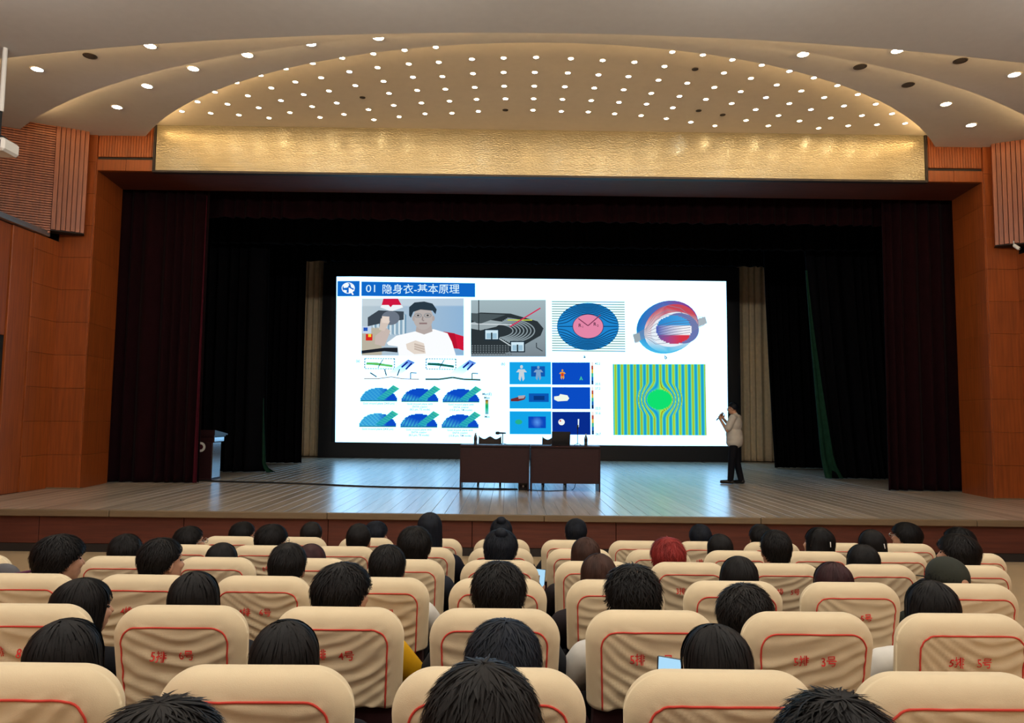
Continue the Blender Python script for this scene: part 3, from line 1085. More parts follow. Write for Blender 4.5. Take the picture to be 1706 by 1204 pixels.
# diagram b: cut-open shell round a ball, threaded by lines
sl = Slide(); sl.k = 3
def shell(u, v):
    a = u + v
    if a < 0.8:
        return mix(lin('#1860b0'), lin('#2898d8'), v)
    return mix(lin('#a04878'), lin('#50c4f0'), v)
def tilt(cx, cy, rx, ry, ang, n=36):
    c_, s_ = math.cos(ang), math.sin(ang)
    return [(cx + rx * math.cos(t) * c_ - ry * math.sin(t) * s_, cy + rx * math.cos(t) * s_ + ry * math.sin(t) * c_) for t in [2 * PI * i / n for i in range(n)]]
sl.poly([(1054, 560), (1080, 550), (1110, 545), (1140, 541), (1172, 530), (1178, 540), (1150, 552), (1110, 558), (1080, 566), (1058, 573)], '#c4ccd4')
pts = tilt(1112, 546, 53, 43, -0.35)
sl.poly(pts, [mix(lin('#2478c4'), lin('#843c90'), (p[0] - 1085) / 60) if p[1] < 550 else mix(lin('#48b8ec'), lin('#3c5cb4'), (p[0] - 1100) / 60) for p in pts])
pts = tilt(1118, 548, 47, 38, -0.5)
sl.poly(pts, [mix(lin('#c84858'), mix(lin('#f4f0f4'), lin('#58c8f0'), max(0, min(1, (p[1] - 565) / 18))), max(0, min(1, (p[1] - 525) / 35))) for p in pts])
pts = tilt(1122, 550, 38, 28, -0.3)
sl.poly(pts, '#e8f0f8')
sl.poly(tilt(1135, 548, 30, 25, 0.3), '#6a76b0')
for q in range(9):
    o = (q - 4) * 3.0
    sl.line([(1056, 565 + o * 0.5), (1076, 556 + o * 0.6), (1092, 548 + o * 2.2), (1112, 545 + o * 2.6 - 4), (1134, 541 + o * 2.2), (1152, 541 + o * 1.0), (1174, 536 + o * 0.5)], 0.45, '#8088a0')
def ballc(u, v):
    if v < 0.35:
        return mix(lin('#2884cc'), lin('#48a8e8'), u)
    if v < 0.7:
        return mix(lin('#3c58b8'), lin('#f4f4f8'), u * 1.3)
    return mix(lin('#5058a8'), lin('#d83848'), u * 1.4)
sl.raster(1093, 527, 1152, 574, 30, 24, ballc, keep=lambda u, v: (u - 0.5) ** 2 + (v - 0.5) ** 2 < 0.25)
for q in range(6):
    sl.line([(1096, 552 + q * 4 - 8), (1122, 545 + q * 4.4 - 8), (1150, 541 + q * 4 - 6)], 0.45, '#5c6484')
sl.poly([(1054, 558), (1065, 556), (1067, 568), (1057, 572)], '#9aa8b0')
sl.poly([(1163, 533), (1175, 529), (1178, 540), (1166, 544)], '#a8b4bc')
sl.text('b', 1106, 599, 6, '#202428', 0.01)
put(sl, 'slide_shell_diagram')

# panel (a): ray sketches and six simulated domes
sl = Slide(); sl.k = 3
sl.text('(a)', 593, 604, 4.2, '#242c30')
for (ox, oy, gc) in ((0, 0, '#68c468'), (102, 1, '#20685c')):
    x0, y0 = 608 + ox, 598 + oy
    for i in range(12):
        for yy in (y0, y0 + 17):
            sl.line([(x0 + i * 4.2, yy + i * 0.05), (x0 + i * 4.2 + 2.8, yy + i * 0.05)], 0.8, '#404850')
    for i in range(4):
        for xx in (x0, x0 + 49):
            sl.line([(xx, y0 + i * 4.4), (xx, y0 + i * 4.4 + 3.0)], 1.0, '#303840')
    sl.poly([(x0 + 3, y0 + 6.5), (x0 + 20, y0 + 7), (x0 + 34, y0 + 9.5), (x0 + 46, y0 + 11), (x0 + 46, y0 + 15), (x0 + 32, y0 + 13), (x0 + 18, y0 + 11.5), (x0 + 2, y0 + 10.5)], gc)
    sl.line([(x0 + 22, y0 + 16), (x0 + 25, y0 + 10), (x0 + 30, y0 + 2)], 0.8, '#303840')
    W_ = SCREEN_WHITE
    sl.poly([(x0 + 72, y0 + 2), (x0 + 83, y0 + 7), (x0 + 58, y0 + 28), (x0 + 36, y0 + 26)], [lin('#4c6cd0'), lin('#4c70d4'), W_, W_])
    for o in (0, 7):
        sl.line([(x0 + 72 + o - 1, y0 + 6 + o * 0.3), (x0 + 61 + o, y0 + 15 + o * 0.5)], 1.8, '#142c8c')
    sl.line([(x0 - 1, y0 + 34), (x0 + 22, y0 + 34), (x0 + 44, y0 + 31), (x0 + 62, y0 + 34), (x0 + 90, y0 + 35)], 1.0 if ox == 0 else 1.8, '#a08c88' if ox == 0 else '#48645c')
    sl.line([(x0 + 76, y0 + 34), (x0 + 76, y0 + 24), (x0 + 86, y0 + 24.5)], 1.0, '#384048')
    if ox == 0:
        for (a, bb) in (((9, 24), (20, 31)), ((33, 18), (36, 29)), ((58, 18), (54, 29))):
            sl.line([(x0 + a[0], y0 + a[1]), (x0 + bb[0], y0 + bb[1])], 1.2, '#30343c')
put(sl, 'slide_ray_sketches')
caps = (('Gold ground plane (24.8 μm)',), ('Gold ground plane with', 'SNTA coating', '(8.5 μm, TE mode)'), ('Gold ground plane with', 'SNTA coating', '(15.8 μm, TM mode)'))
for row in range(2):
    for c in range(3):
        sl = Slide(); sl.k = 3
        cx, by = 631 + c * 68.2 - row * 1.5, 668.5 + row * 42.2 + c * 0.7
        rx, ry = 30.5, 21.5
        def dome(u, v, c=c, row=row):
            dx = (u - 0.5) * 2
            t = u + 0.25 * math.sin(v * 3)
            base = lin('#0c4cc8')
            if c == 0:
                w = 0.5 + 0.5 * math.sin(u * 60 + v * 6) * math.sin(v * 26 + u * 4)
                k = max(0.0, min(1.0, (0.75 - u) * 4))
                base = mix(base, mix(lin('#1484d4'), lin('#58c8e8'), w * (0.6 + 0.4 * row)), k)
            else:
                w = 0.5 + 0.5 * math.sin(u * 70 + v * 12)
                k = max(0.0, min(1.0, 1 - abs(v - 1.05 + 0.9 * abs(u - 0.5)) * (2.4 - 0.7 * row))) * (1 if u < 0.72 else 0)
                base = mix(base, lin('#48c4d8'), k * w)
            return base
        sl.raster(cx - rx, by - ry, cx + rx, by, 36, 16, dome, keep=lambda u, v: (2 * u - 1) ** 2 + (1 - v) ** 2 < 1.0)
        sl.poly([(cx + 7, by - 0.5), (cx - 4, by - 3), (cx + 24, by - 26), (cx + 34.5, by - 20)], [lin('#28a8c0'), lin('#28a8c4'), lin('#38b4a0'), lin('#40c4a0')])
        for q in range(7):
            t = q / 7
            sl.line([(cx - 2 + 26 * t, by - 4 - 21 * t), (cx + 8 + 25 * t, by - 1 - 18 * t)], 0.7, '#1890b4')
        sl.line([(cx - rx, by + 0.4), (cx + rx, by + 0.4)], 1.0, '#207878')
        for li_, tx in enumerate(caps[c]):
            sl.text(tx, cx, by + 6.0 + li_ * 4.6, 3.1, '#4c5858', 0.0, 1.0 if c else 1.0, 0.5)
        put(sl, 'slide_dome_picture')
sl = Slide(); sl.k = 3
sl.text('Mag(E)', 810.5, 659, 4.0, '#303c3c', 0.0, 1.0, 0.5)
sl.text('Max', 810.5, 665, 4.0, '#303c3c', 0.0, 1.0, 0.5)
sl.raster(807.5, 666.5, 813, 690.5, 1, 6, lambda u, v: [lin(q) for q in ('#50341c', '#b89c40', '#30b060', '#18a868', '#40c498', '#60c4c0', '#78a8b4')][int(round(v * 6))])
sl.text('Min', 810.5, 696.5, 4.0, '#303c3c', 0.0, 1.0, 0.5)
put(sl, 'slide_colour_scale')

# panel (b): three rows of heat pictures
sl = Slide(); sl.k = 3
sl.text('(b)', 834, 609, 4.2, '#242c30')
put(sl, 'slide_panel_mark')
HEAT = ((604, 641, '40.2', '20.5'), (645, 681, '37.2', '22.5'), (685.5, 723, '31.6', '26.7'))
for ri, (y0, y1, ta, tb) in enumerate(HEAT):
    sl = Slide(); sl.k = 3
    sl.rect(848, y0, 917, y1, '#14a4e8')
    sl.rect(918.5, y0 + 0.6, 982, y1 + 0.6, '#0a4cc4' if ri < 2 else '#082c8c')
    if ri == 0:
        def body(x, y, s_, col):
            sl.ell(x, y, 2.4 * s_, 3.0 * s_, col, 12)
            sl.poly([(x - 5 * s_, y + 4 * s_), (x + 5 * s_, y + 4 * s_), (x + 9 * s_, y + 9 * s_), (x + 4 * s_, y + 9 * s_), (x + 5 * s_, y + 20 * s_), (x + 2 * s_, y + 24 * s_), (x, y + 15 * s_), (x - 2 * s_, y + 24 * s_), (x - 5 * s_, y + 20 * s_), (x - 4 * s_, y + 9 * s_), (x - 9 * s_, y + 9 * s_)], col)
        body(868, 612, 1.0, '#c8d4dc')
        sl.rect(884, 611, 907, 628, '#1058b0')
        body(896, 613, 0.9, '#7ca4cc')
        body(936, 618, 0.62, '#e8a434')
        sl.ell(936, 625, 2.4, 3, '#d83c20', 12)
        sl.poly([(964, 634), (967, 627), (970, 634), (968, 634), (967, 631), (966, 634)], '#40c4a0')
    elif ri == 1:
        sl.poly([(850, 665), (862, 662), (875, 661), (873, 666), (862, 669), (850, 669)], '#702c30')
        sl.poly([(862, 660), (874, 659), (872, 664), (863, 665)], '#b0a8b0')
        sl.rect(880, 656, 913, 670, '#0c58b4')
        sl.rect(888, 660, 906, 667, '#083880')
        sl.poly([(922, 661), (930, 660), (932, 657), (944, 659), (947, 664), (944, 668), (928, 669), (922, 666)], '#f0f8e8')
    else:
        sl.ell(863, 703, 6, 4, '#28b08c', 16)
        sl.raster(879, 694, 908, 713, 8, 6, lambda u, v: mix(lin('#5898f0'), lin('#0c48bc'), 3.2 * math.hypot(u - 0.5, (v - 0.5) * 0.6)))
        sl.ell(934, 703, 5.4, 5.2, '#f0f4f0', 16)
        sl.ell(932, 701, 1.6, 1.4, '#c8403c', 10)
        sl.poly([(961, 698), (963.4, 698), (962.8, 711), (961, 711)], '#e8f8fc')
    for k, q in enumerate(('#f4e8e0', '#c05030', '#e0b840', '#40b088', '#1860b0', '#0c2458')):
        sl.rect(984, y0 + (y1 - y0) * k / 6, 987.5, y0 + (y1 - y0) * (k + 1) / 6 + 0.2, q)
    sl.text(ta, 990, y0 + 4.5, 3.6, '#3c484c')
    sl.text(tb, 990, y1 + 1.0, 3.6, '#3c484c')
    put(sl, 'slide_heat_picture')

# wave picture: stripes flowing round a green disc
sl = Slide(); sl.k = 3
def wave(u, v):
    dx, dy = (u - 0.5) * 156, (v - 0.5) * 117
    r = math.hypot(dx, dy * 1.28)
    if r < 21:
        return lin('#10e070')
    s_ = dx
    if r < 40:
        s_ = dx * ((r - 21) * 40 / 19) / r
    w = math.sin(2 * PI * s_ / 10.8 + 0.4)
    if w > 0.25:
        return mix(lin('#60d870'), mix(lin('#c0f048'), lin('#8c7a20'), (w - 0.88) * 9 if w > 0.88 else 0), (w - 0.25) * 1.6)
    return mix(lin('#1098d8'), lin('#50d8b0'), (w + 1) / 1.25)
sl.raster(1020, 607.5, 1174.5, 724, 172, 60, wave)
put(sl, 'slide_wave_picture')

# ------------------------------------------------------------------ things on the stage
def desk(x0, x1, label):
    y0, y1, h = 13.55, 14.12, 0.825
    bs = ((x0 + x1) / 2, (y0 + y1) / 2, 0.0)
    t = thing('conference_table', label, 'table', bs, 0, 'tables on the stage')
    MB().bevbox(x0, x1, y0 - 0.03, y1, h - 0.035, h, 0.006).build('tabletop', 'table_wood', t, sub=bs)
    MB().bevbox(x0 + 0.03, x1 - 0.03, y0, y0 + 0.02, 0.145, h - 0.036, 0.003).build('modesty_panel', 'table_wood', t, sub=bs)
    for xx in (x0 + 0.005, x1 - 0.03):
        MB().bevbox(xx, xx + 0.025, y0 - 0.005, y1 - 0.02, 0.0, h - 0.036, 0.003).build('side_panel', 'table_wood', t, sub=bs)
    MB().bevbox(x0 + 0.03, x1 - 0.03, y0 + 0.022, y1 - 0.06, 0.56, 0.575, 0.002).build('shelf', 'table_wood', t, sub=bs)


desk(-0.865, 0.405, 'dark mahogany table with a front panel carrying the tilted desk microphone')
desk(0.425, 1.70, 'dark mahogany table with a front panel carrying the open laptop')


def stage_chair(cx, cy, label):
    t = thing('wooden_chair', label, 'chair', (cx, cy, 0), 0, 'chairs behind the stage tables')
    # facing the audience: backrest at the far side
    pts = []
    w, z0, z1 = 0.225, 0.52, 0.925
    for i in range(25):
        u = -1 + 2 * i / 24
        pts.append((u * w, z1 + 0.028 * math.cos(u * PI * 1.9) * (1 - 0.3 * abs(u)) + (0.03 if abs(u) > 0.93 else 0)))
    poly = pts + [(w, z0), (-w, z0)]
    MB().slabxz(poly[::-1], 0.19, 0.225).build('backrest', 'seat_frame', t)
    MB().bevbox(-0.235, 0.235, -0.24, 0.22, 0.43, 0.48, 0.015).build('seat', 'seat_wine', t)
    for sx in (-1, 1):
        MB().tube([(sx * 0.205, -0.21, 0.43), (sx * 0.215, -0.23, 0.0)], [0.022, 0.015], 8).build('leg', 'seat_frame', t)
        MB().tube([(sx * 0.21, 0.205, 0.90), (sx * 0.21, 0.19, 0.43), (sx * 0.22, 0.25, 0.0)], [0.018, 0.022, 0.015], 8).build('leg', 'seat_frame', t)
        MB().tube([(sx * 0.225, 0.20, 0.66), (sx * 0.235, -0.16, 0.66), (sx * 0.225, -0.2, 0.45)], 0.016, 8).build('armrest', 'seat_frame', t)


stage_chair(-0.35, 14.65, 'dark wooden chair with scalloped back behind the microphone table')
stage_chair(0.92, 14.65, 'dark wooden chair with scalloped back behind the laptop table')


def bottle(x, y, z, label):
    t = thing('water_bottle', label, 'bottle', (x, y, z), 0, 'bottles on the stage tables')
    MB().lathe([(0.026, 0.0), (0.031, 0.006), (0.031, 0.05), (0.028, 0.06), (0.031, 0.07), (0.031, 0.13), (0.026, 0.155), (0.014, 0.185), (0.013, 0.195)], 18).build('body', 'bottle', t, smooth=True)
    MB().lathe([(0.016, 0.196), (0.016, 0.214), (0.013, 0.217)], 16).build('cap', 'white_plastic', t)
    MB().lathe([(0.0315, 0.075), (0.0315, 0.125)], 18).build('wrapper', 'black_gloss', t)


bottle(-0.595, 13.80, 0.825, 'small drink bottle on the table with the tilted desk microphone')
bottle(1.455, 13.80, 0.825, 'small drink bottle at the end of the laptop table')
t = thing('laptop', 'open dark laptop seen from behind on the stage table', 'laptop', (0.985, 13.72, 0.825))
MB().bevbox(-0.17, 0.17, 0.02, 0.26, 0.0, 0.016, 0.004).build('base', 'black_gloss', t)
MB().add([(-0.17, 0.012, 0.012), (0.17, 0.012, 0.012), (0.17, -0.045, 0.255), (-0.17, -0.045, 0.255), (-0.17, 0.02, 0.014), (0.17, 0.02, 0.014), (0.17, -0.037, 0.257), (-0.17, -0.037, 0.257)],
         [(0, 1, 2, 3), (7, 6, 5, 4), (0, 4, 5, 1), (1, 5, 6, 2), (2, 6, 7, 3), (3, 7, 4, 0)]).build('lid', 'black_gloss', t)
t = thing('desk_microphone', 'black desk microphone on a short tilted stand beside a scalloped chair', 'microphone', (-0.09, 13.82, 0.825))
for a in (0.3, 2.4, 4.5):
    MB().tube([(0, 0, 0.03), (0.09 * math.cos(a), 0.09 * math.sin(a), 0.004)], 0.005, 6).build('foot', 'black_gloss', t)
MB().tube([(0, 0, 0.02), (0.0, 0, 0.20)], 0.008, 8).build('stem', 'black_gloss', t)
MB().lathe([(0.012, 0.06), (0.016, 0.0), (0.017, -0.06), (0.026, -0.065), (0.030, -0.10), (0.022, -0.135)], 14, (0.0, 0, 0.215), 'x').build('head', 'black_gloss', t, smooth=True)
t = thing('microphone_stand', 'thin upright microphone stand on tripod feet beside the laptop', 'microphone stand', (1.30, 13.80, 0.825))
for a in (0.3, 2.4, 4.5):
    MB().tube([(0, 0, 0.045), (0.085 * math.cos(a), 0.085 * math.sin(a), 0.005)], 0.005, 6).build('foot', 'black_gloss', t)
MB().tube([(0, 0, 0.03), (0, 0, 0.30)], 0.0065, 8).build('stem', 'black_gloss', t)
MB().capsule((0, 0, 0.31), (0, -0.02, 0.37), 0.012, 0.016, 10).build('head', 'black_gloss', t, smooth=True)
t = thing('power_box', 'black floor power box with plugged leads under the stage tables', 'power box', (0.30, 13.90, 0))
MB().bevbox(-0.09, 0.09, -0.08, 0.08, 0.0, 0.13, 0.01).build('body', 'black_gloss', t)
for dx in (-0.045, 0.0, 0.045):
    MB().bevbox(dx - 0.014, dx + 0.014, -0.105, -0.08, 0.05, 0.085, 0.004).build('plug', 'white_plastic' if dx == 0 else 'black', t)
MB().tube([(-0.06, 0, 0.13), (-0.05, 0, 0.16), (0.05, 0, 0.16), (0.06, 0, 0.13)], 0.007, 6).build('handle', 'black', t)


def cable(pts, r, label):
    P = [Vector(p) for p in pts]
    out = []
    for i in range(len(P) - 1):
        a, bb, c, d = P[max(i - 1, 0)], P[i], P[i + 1], P[min(i + 2, len(P) - 1)]
        for k in range(6):
            t_ = k / 6
            out.append(0.5 * ((2 * bb) + (c - a) * t_ + (2 * a - 5 * bb + 4 * c - d) * t_ ** 2 + (3 * bb - a - 3 * c + d) * t_ ** 3))
    out.append(P[-1])
    tag(MB().tube(out, r, 6).build('floor_cable', 'black', None), label, 'cable', 'cables on the stage floor')


cable([(-6.5, 15.0, 0.009), (-5.6, 14.7, 0.009), (-4.4, 14.5, 0.009), (-2.4, 13.98, 0.009), (-0.95, 13.86, 0.009), (-0.3, 13.76, 0.009), (0.2, 13.83, 0.009)], 0.009, 'black cable running along the stage floor from lectern to tables')
cable([(-6.5, 15.10, 0.008), (-5.4, 14.83, 0.008), (-4.2, 14.66, 0.008), (-2.6, 14.15, 0.008), (-1.2, 14.02, 0.008), (-0.2, 13.95, 0.008), (0.19, 13.93, 0.008)], 0.007, 'thinner black cable lying just behind the long floor cable')
cable([(0.41, 13.80, 0.007), (0.7, 13.62, 0.007), (1.0, 13.72, 0.007), (1.25, 13.95, 0.02), (1.28, 14.05, 0.30), (1.2, 14.09, 0.56)], 0.006, 'thin black lead looping under the laptop table')

# lectern: body, stepped collar, sloping desk, ring emblem
lc = thing('lectern', 'maroon lectern with a side coloured as lit by the screen, by the left curtain', 'lectern', (-6.32, 15.35, 0))
MB().bevbox(-0.33, 0.33, -0.23, 0.21, 0.02, 0.76, 0.008).build('body', 'table_wood', lc)
MB().bevbox(-0.36, 0.36, -0.26, 0.24, 0.0, 0.03, 0.006).build('plinth', 'table_wood', lc)
MB().bevbox(-0.345, 0.345, -0.20, 0.33, 0.76, 0.87, 0.008).build('collar', 'table_wood', lc)
MB().add([(-0.38, -0.24, 0.90), (0.38, -0.24, 0.90), (0.38, 0.46, 0.90), (-0.38, 0.46, 0.90), (-0.38, -0.24, 1.01), (0.38, -0.24, 1.01), (0.38, 0.46, 0.925), (-0.38, 0.46, 0.925)],
         [(0, 3, 2, 1), (4, 5, 6, 7), (0, 1, 5, 4), (1, 2, 6, 5), (2, 3, 7, 6), (3, 0, 4, 7)]).build('sloping_desk', 'table_wood', lc)
MB().bevbox(-0.36, 0.36, -0.22, 0.40, 0.868, 0.902, 0.004).build('collar', 'table_wood', lc)
o = MB().bevbox(0.331, 0.345, -0.22, 0.20, 0.04, 0.755, 0.003).build('side_panel', 'lectern_side', lc)
o['label'] = 'side facing the screen, its light put into the colour'
MB().bevbox(0.346, 0.358, -0.19, 0.32, 0.77, 0.86, 0.003).build('collar_panel', 'lectern_side', lc)
MB().lathe([(0.10, -0.237), (0.10, -0.243), (0.055, -0.243), (0.055, -0.237)], 24, (0.10, 0, 0.665), 'y').build('emblem_ring', 'white_plastic', lc)
MB().lathe([(0.053, -0.235), (0.053, -0.241), (0.02, -0.243)], 20, (0.10, 0, 0.665), 'y').build('emblem_disc', 'maroon_edge', lc)

# projector hanging at the left edge of the hall
pj = thing('ceiling_projector', 'white projector hanging from a ceiling pole at far left', 'projector', (-6.60, 9.25, 6.0))
MB().tube([(0.05, 0, 0.0), (0.05, 0, -0.84)], 0.028, 12).build('pole', 'white_plastic', pj)
MB().tube([(0.03, 0.0, -0.84), (0.03, 0, -1.18)], 0.03, 12).build('lower_pole', 'black', pj)
MB().bevbox(-0.06, 0.12, -0.06, 0.06, -1.22, -1.17, 0.01).build('bracket', 'black', pj)
MB().bevbox(-0.24, 0.22, -0.16, 0.16, -1.40, -1.23, 0.03).build('body', 'white_plastic', pj)
MB().lathe([(0.05, -0.16), (0.05, -0.185), (0.04, -0.19)], 18, (-0.1, 0, -1.315), 'y').build('lens', 'black_gloss', pj)
for k in range(4):
    MB().box(0.02 + 0.045 * k, 0.045 + 0.045 * k, -0.163, -0.158, -1.36, -1.27).build('vent', 'black', pj)
MB().tube([(0.05, -0.05, -1.2), (0.16, -0.17, -1.24), (0.12, -0.175, -1.33), (0.18, -0.17, -1.36)], 0.008, 6).build('lead', 'black', pj)

p = atY(1693, 411, 12.62)
cm = thing('bullet_camera', 'small white surveillance camera hanging under the slatted panel', 'camera', (p.x, p.y, p.z))
MB().tube([(-0.02, 0.03, 0.11), (-0.02, 0.03, 0.04)], 0.012, 8).build('bracket', 'metal', cm)
MB().capsule((-0.012, 0.02, 0.025), (0.02, -0.03, -0.035), 0.030, 0.030, 12).build('body', 'white_plastic', cm, smooth=True)
MB().lathe([(0.018, 0), (0.016, -0.006)], 12, (0.028, -0.058, -0.045), 'y').build('lens', 'black_gloss', cm)

# ------------------------------------------------------------------ seats
CW, CH, CT = 0.221, 0.312, 0.062        # half width, height and half thickness of a slipcover
CR, CE = 0.098, 0.060                   # corner and edge radius
TILT = math.radians(9)


def half_w(z):
    if z <= CH - CR:
        return CW - 0.012 * (CH - CR - z) / CH
    q = z - (CH - CR)
    return CW - CR + math.sqrt(max(0.0, CR * CR - q * q))


def inset(x, z):
    """distance of a point from the outline (the hem is open)"""
    ax = abs(x)
    if z > CH - CR and ax > CW - CR:
        return CR - math.hypot(ax - (CW - CR), z - (CH - CR))
    if z > CH - CR:
        return CH - z
    return min(half_w(z) - ax, CH - z)


def folds(x, z, seed):
    r = random.Random(seed)
    a, bq, k, ph = r.uniform(-0.5, 0.5), r.uniform(0.6, 2.2), 2 * PI / r.uniform(0.042, 0.058), r.uniform(0, 6)
    nz1 = noise.noise(Vector((x * 5 + seed * 7.3, z * 9, seed)))
    nz2 = noise.noise(Vector((x * 14 + seed * 3.1, z * 22, seed + 5)))
    s = z + a * x - bq * x * x * 1.2 + 0.030 * nz1
    w = math.sin(s * k + ph)
    w = (0.5 + 0.5 * w) ** 1.6 * 2 - 1
    low = 0.5 + 0.5 * min(1, max(0, (CH * 0.92 - z) / (CH * 0.55)))
    return (0.0066 * w * (0.45 + 1.1 * abs(nz1)) + 0.0045 * nz2) * low


def back_y(x, z, seed):
    e = max(0.0, inset(x, z))
    q = min(1.0, e / CE)
    y = CT * math.sqrt(max(0.0, 1 - (1 - q) ** 2)) ** 0.9
    m_ = max(0.0, min(1.0, (e - 0.030) / 0.03))
    return -(y + folds(x, z, seed) * m_ + 0.004 * m_)


def tilt_pt(x, y, z):
    """cover space (z = 0 at the hem) -> seat space, leaning back"""
    zz = z - CH
    c, s = math.cos(TILT), math.sin(TILT)
    return (x, y * c - zz * s, SEAT_H + y * s + zz * c)


def cover_mesh(seed):
    nu, nv = 60, 46
    us = [math.sin(PI / 2 * (-1 + 2 * i / nu)) for i in range(nu + 1)]
    zs = [CH * math.sin(PI / 2 * j / nv) if j > nv * 0.5 else None for j in range(nv + 1)]
    zs = [CH * (0.5 * (j / nv) + 0.5 * math.sin(PI / 2 * j / nv)) for j in range(nv + 1)]
    vs, fs = [], []
    for side_ in (0, 1):
        for j, z in enumerate(zs):
            for u in us:
                zz = z
                if j == 0:
                    zz = z + 0.004 * math.sin(u * 9 + seed)
                x = u * half_w(min(z, CH - 1e-5))
                y = back_y(x, z, seed) if side_ == 0 else -back_y(x, z, seed + 50)
                vs.append(tilt_pt(x, y, zz))
    c = nu + 1
    o = c * (nv + 1)
    for j in range(nv):
        for i in range(nu):
            fs.append((j * c + i, j * c + i + 1, (j + 1) * c + i + 1, (j + 1) * c + i))
            fs.append((o + j * c + i, o + (j + 1) * c + i, o + (j + 1) * c + i + 1, o + j * c + i + 1))
        fs.append((j * c, (j + 1) * c, o + (j + 1) * c, o + j * c))
        fs.append((j * c + nu, o + j * c + nu, o + (j + 1) * c + nu, (j + 1) * c + nu))
    for i in range(nu):
        fs.append((nv * c + i, nv * c + i + 1, o + nv * c + i + 1, o + nv * c + i))
        fs.append((i + 1, i, o + i, o + i + 1))
    me = MB().add(vs, fs).mesh('slipcover', smooth=True)
    me.materials.append(M['cover'])
    return me


def piping_mesh(seed):
    e = 0.046
    pts = []
    hw = lambda z: half_w(z) - e
    for j in range(12):
        z = 0.0 + (CH - CR) * j / 11
        pts.append((-hw(z), z))
    rr = CR - e
    for j in range(1, 9):
        a = PI - PI / 2 * j / 8
        pts.append((-(CW - CR) + rr * math.cos(a), CH - CR + rr * math.sin(a)))
    for j in range(1, 13):
        u = -1 + 2 * j / 12
        pts.append((u * (CW - CR), CH - e))
    for j in range(1, 9):
        a = PI / 2 - PI / 2 * j / 8
        pts.append(((CW - CR) + rr * math.cos(a), CH - CR + rr * math.sin(a)))
    for j in range(1, 12):
        z = (CH - CR) * (1 - j / 11)
        pts.append((hw(z), z))
    path = [tilt_pt(x, back_y(x, z, seed) - 0.001, z) for x, z in pts]
    me = MB().tube(path, 0.0030, 6).mesh('piping', smooth=True)
    me.materials.append(M['piping'])
    return me


NCOV = 7
COVERS = [cover_mesh(s) for s in range(NCOV)]
PIPES = [piping_mesh(s) for s in range(NCOV)]
# the shell the slipcover is pulled over, shared by all seats
sl_y = lambda z: (SEAT_H - z) * math.tan(TILT)
mb = MB()
vs = []
for (z, w_) in ((0.36, 0.20), (0.85, 0.185)):
    y = sl_y(z)
    vs += [(-w_, y - 0.03, z), (w_, y - 0.03, z), (w_, y + 0.03, z), (-w_, y + 0.03, z)]
S_BACK = mb.add(vs, [(3, 2, 1, 0), (4, 5, 6, 7), (0, 1, 5, 4), (1, 2, 6, 5), (2, 3, 7, 6), (3, 0, 4, 7)]).mesh('backrest')
S_BACK.materials.append(M['seat_wine'])
S_SEAT = MB().bevbox(-0.215, 0.215, 0.15, 0.56, 0.33, 0.415, 0.03).mesh('seat')
S_SEAT.materials.append(M['seat_wine'])
S_PED = MB().bevbox(-0.018, 0.018, 0.06, 0.46, 0.0, 0.565, 0.006).mesh('side_frame')
S_PED.materials.append(M['seat_frame'])
S_ARM = MB().bevbox(-0.019, 0.019, 0.06, 0.50, 0.566, 0.592, 0.008).mesh('armrest')
S_ARM.materials.append(M['seat_wine'])
_seat_text = {}


def seat_text_mesh(body, seed, var):
    """the two stitched words of a seat number, each a mesh: row and seat"""
    key = (body, seed, var)
    if key not in _seat_text:
        rv = random.Random(var * 31 + 5)
        out = []
        x = -0.072 + rv.uniform(-0.012, 0.012)
        zb = 0.158 + rv.uniform(-0.006, 0.006)
        for part in body.split(' '):
            V, F = text_geo(part, 0.012)
            k = 0.0385
            dz = rv.uniform(-0.004, 0.004)
            rot = rv.uniform(-0.05, 0.07)
            vs = []
            for p in V:
                xx, zz = p[0] * k * 0.92, p[1] * k
                xx, zz = xx * math.cos(rot) - zz * math.sin(rot), xx * math.sin(rot) + zz * math.cos(rot)
                xx += x
                zz += zb + dz
                vs.append(tilt_pt(xx, back_y(xx, zz, seed) - 0.0060, zz))
            me = MB().add(vs, F).mesh('lettering')
            me.materials.append(M['lettering'])
            out.append(me)
            x += 0.092
        _seat_text[key] = out
    return _seat_text[key]


def seat_number(k):
    return 2 - 2 * k if k <= 0 else 2 * k - 1


def seat_x(k):
    return -0.035 + 0.5285 * k


SEATS = {1: range(-4, 7), 2: range(-4, 7), 3: range(-4, 6), 4: range(-4, 6), 5: range(-3, 4), 6: range(-2, 3), 7: range(-1, 2)}


def make_seat(x, y, z, row, num, label, cov, group='cream covered seats in rows', rz=0.0):
    t = thing('theatre_seat', label, 'seat', (x, y, z), rz, group)
    obj('slipcover', COVERS[cov], None, t)
    obj('piping', PIPES[cov], None, t)
    obj('backrest', S_BACK, None, t)
    obj('seat', S_SEAT, None, t)
    for sx in (-1, 1):
        obj('side_frame', S_PED, None, t, (sx * 0.2445, 0, 0))
        obj('armrest', S_ARM, None, t, (sx * 0.2445, 0, 0))
    if num:
        a_, b_ = seat_text_mesh('%d排 %d号' % (row, num), cov, (num + row) % 4)
        obj('row_lettering', a_, None, t)
        obj('number_lettering', b_, None, t)
    return t


for r in SEATS:
    for k in SEATS[r]:
        n_ = seat_number(k)
        make_seat(seat_x(k), ROW_Y[r], ROW_Z[r], r, n_, 'cream slipcovered seat with red piping, %s row from stage, seat %s' % (ORD[r - 1], NUM[n_]), (r * 3 + k * 5) % NCOV, 'seats of the %s row' % ORD[r - 1], random.uniform(-0.015, 0.015))
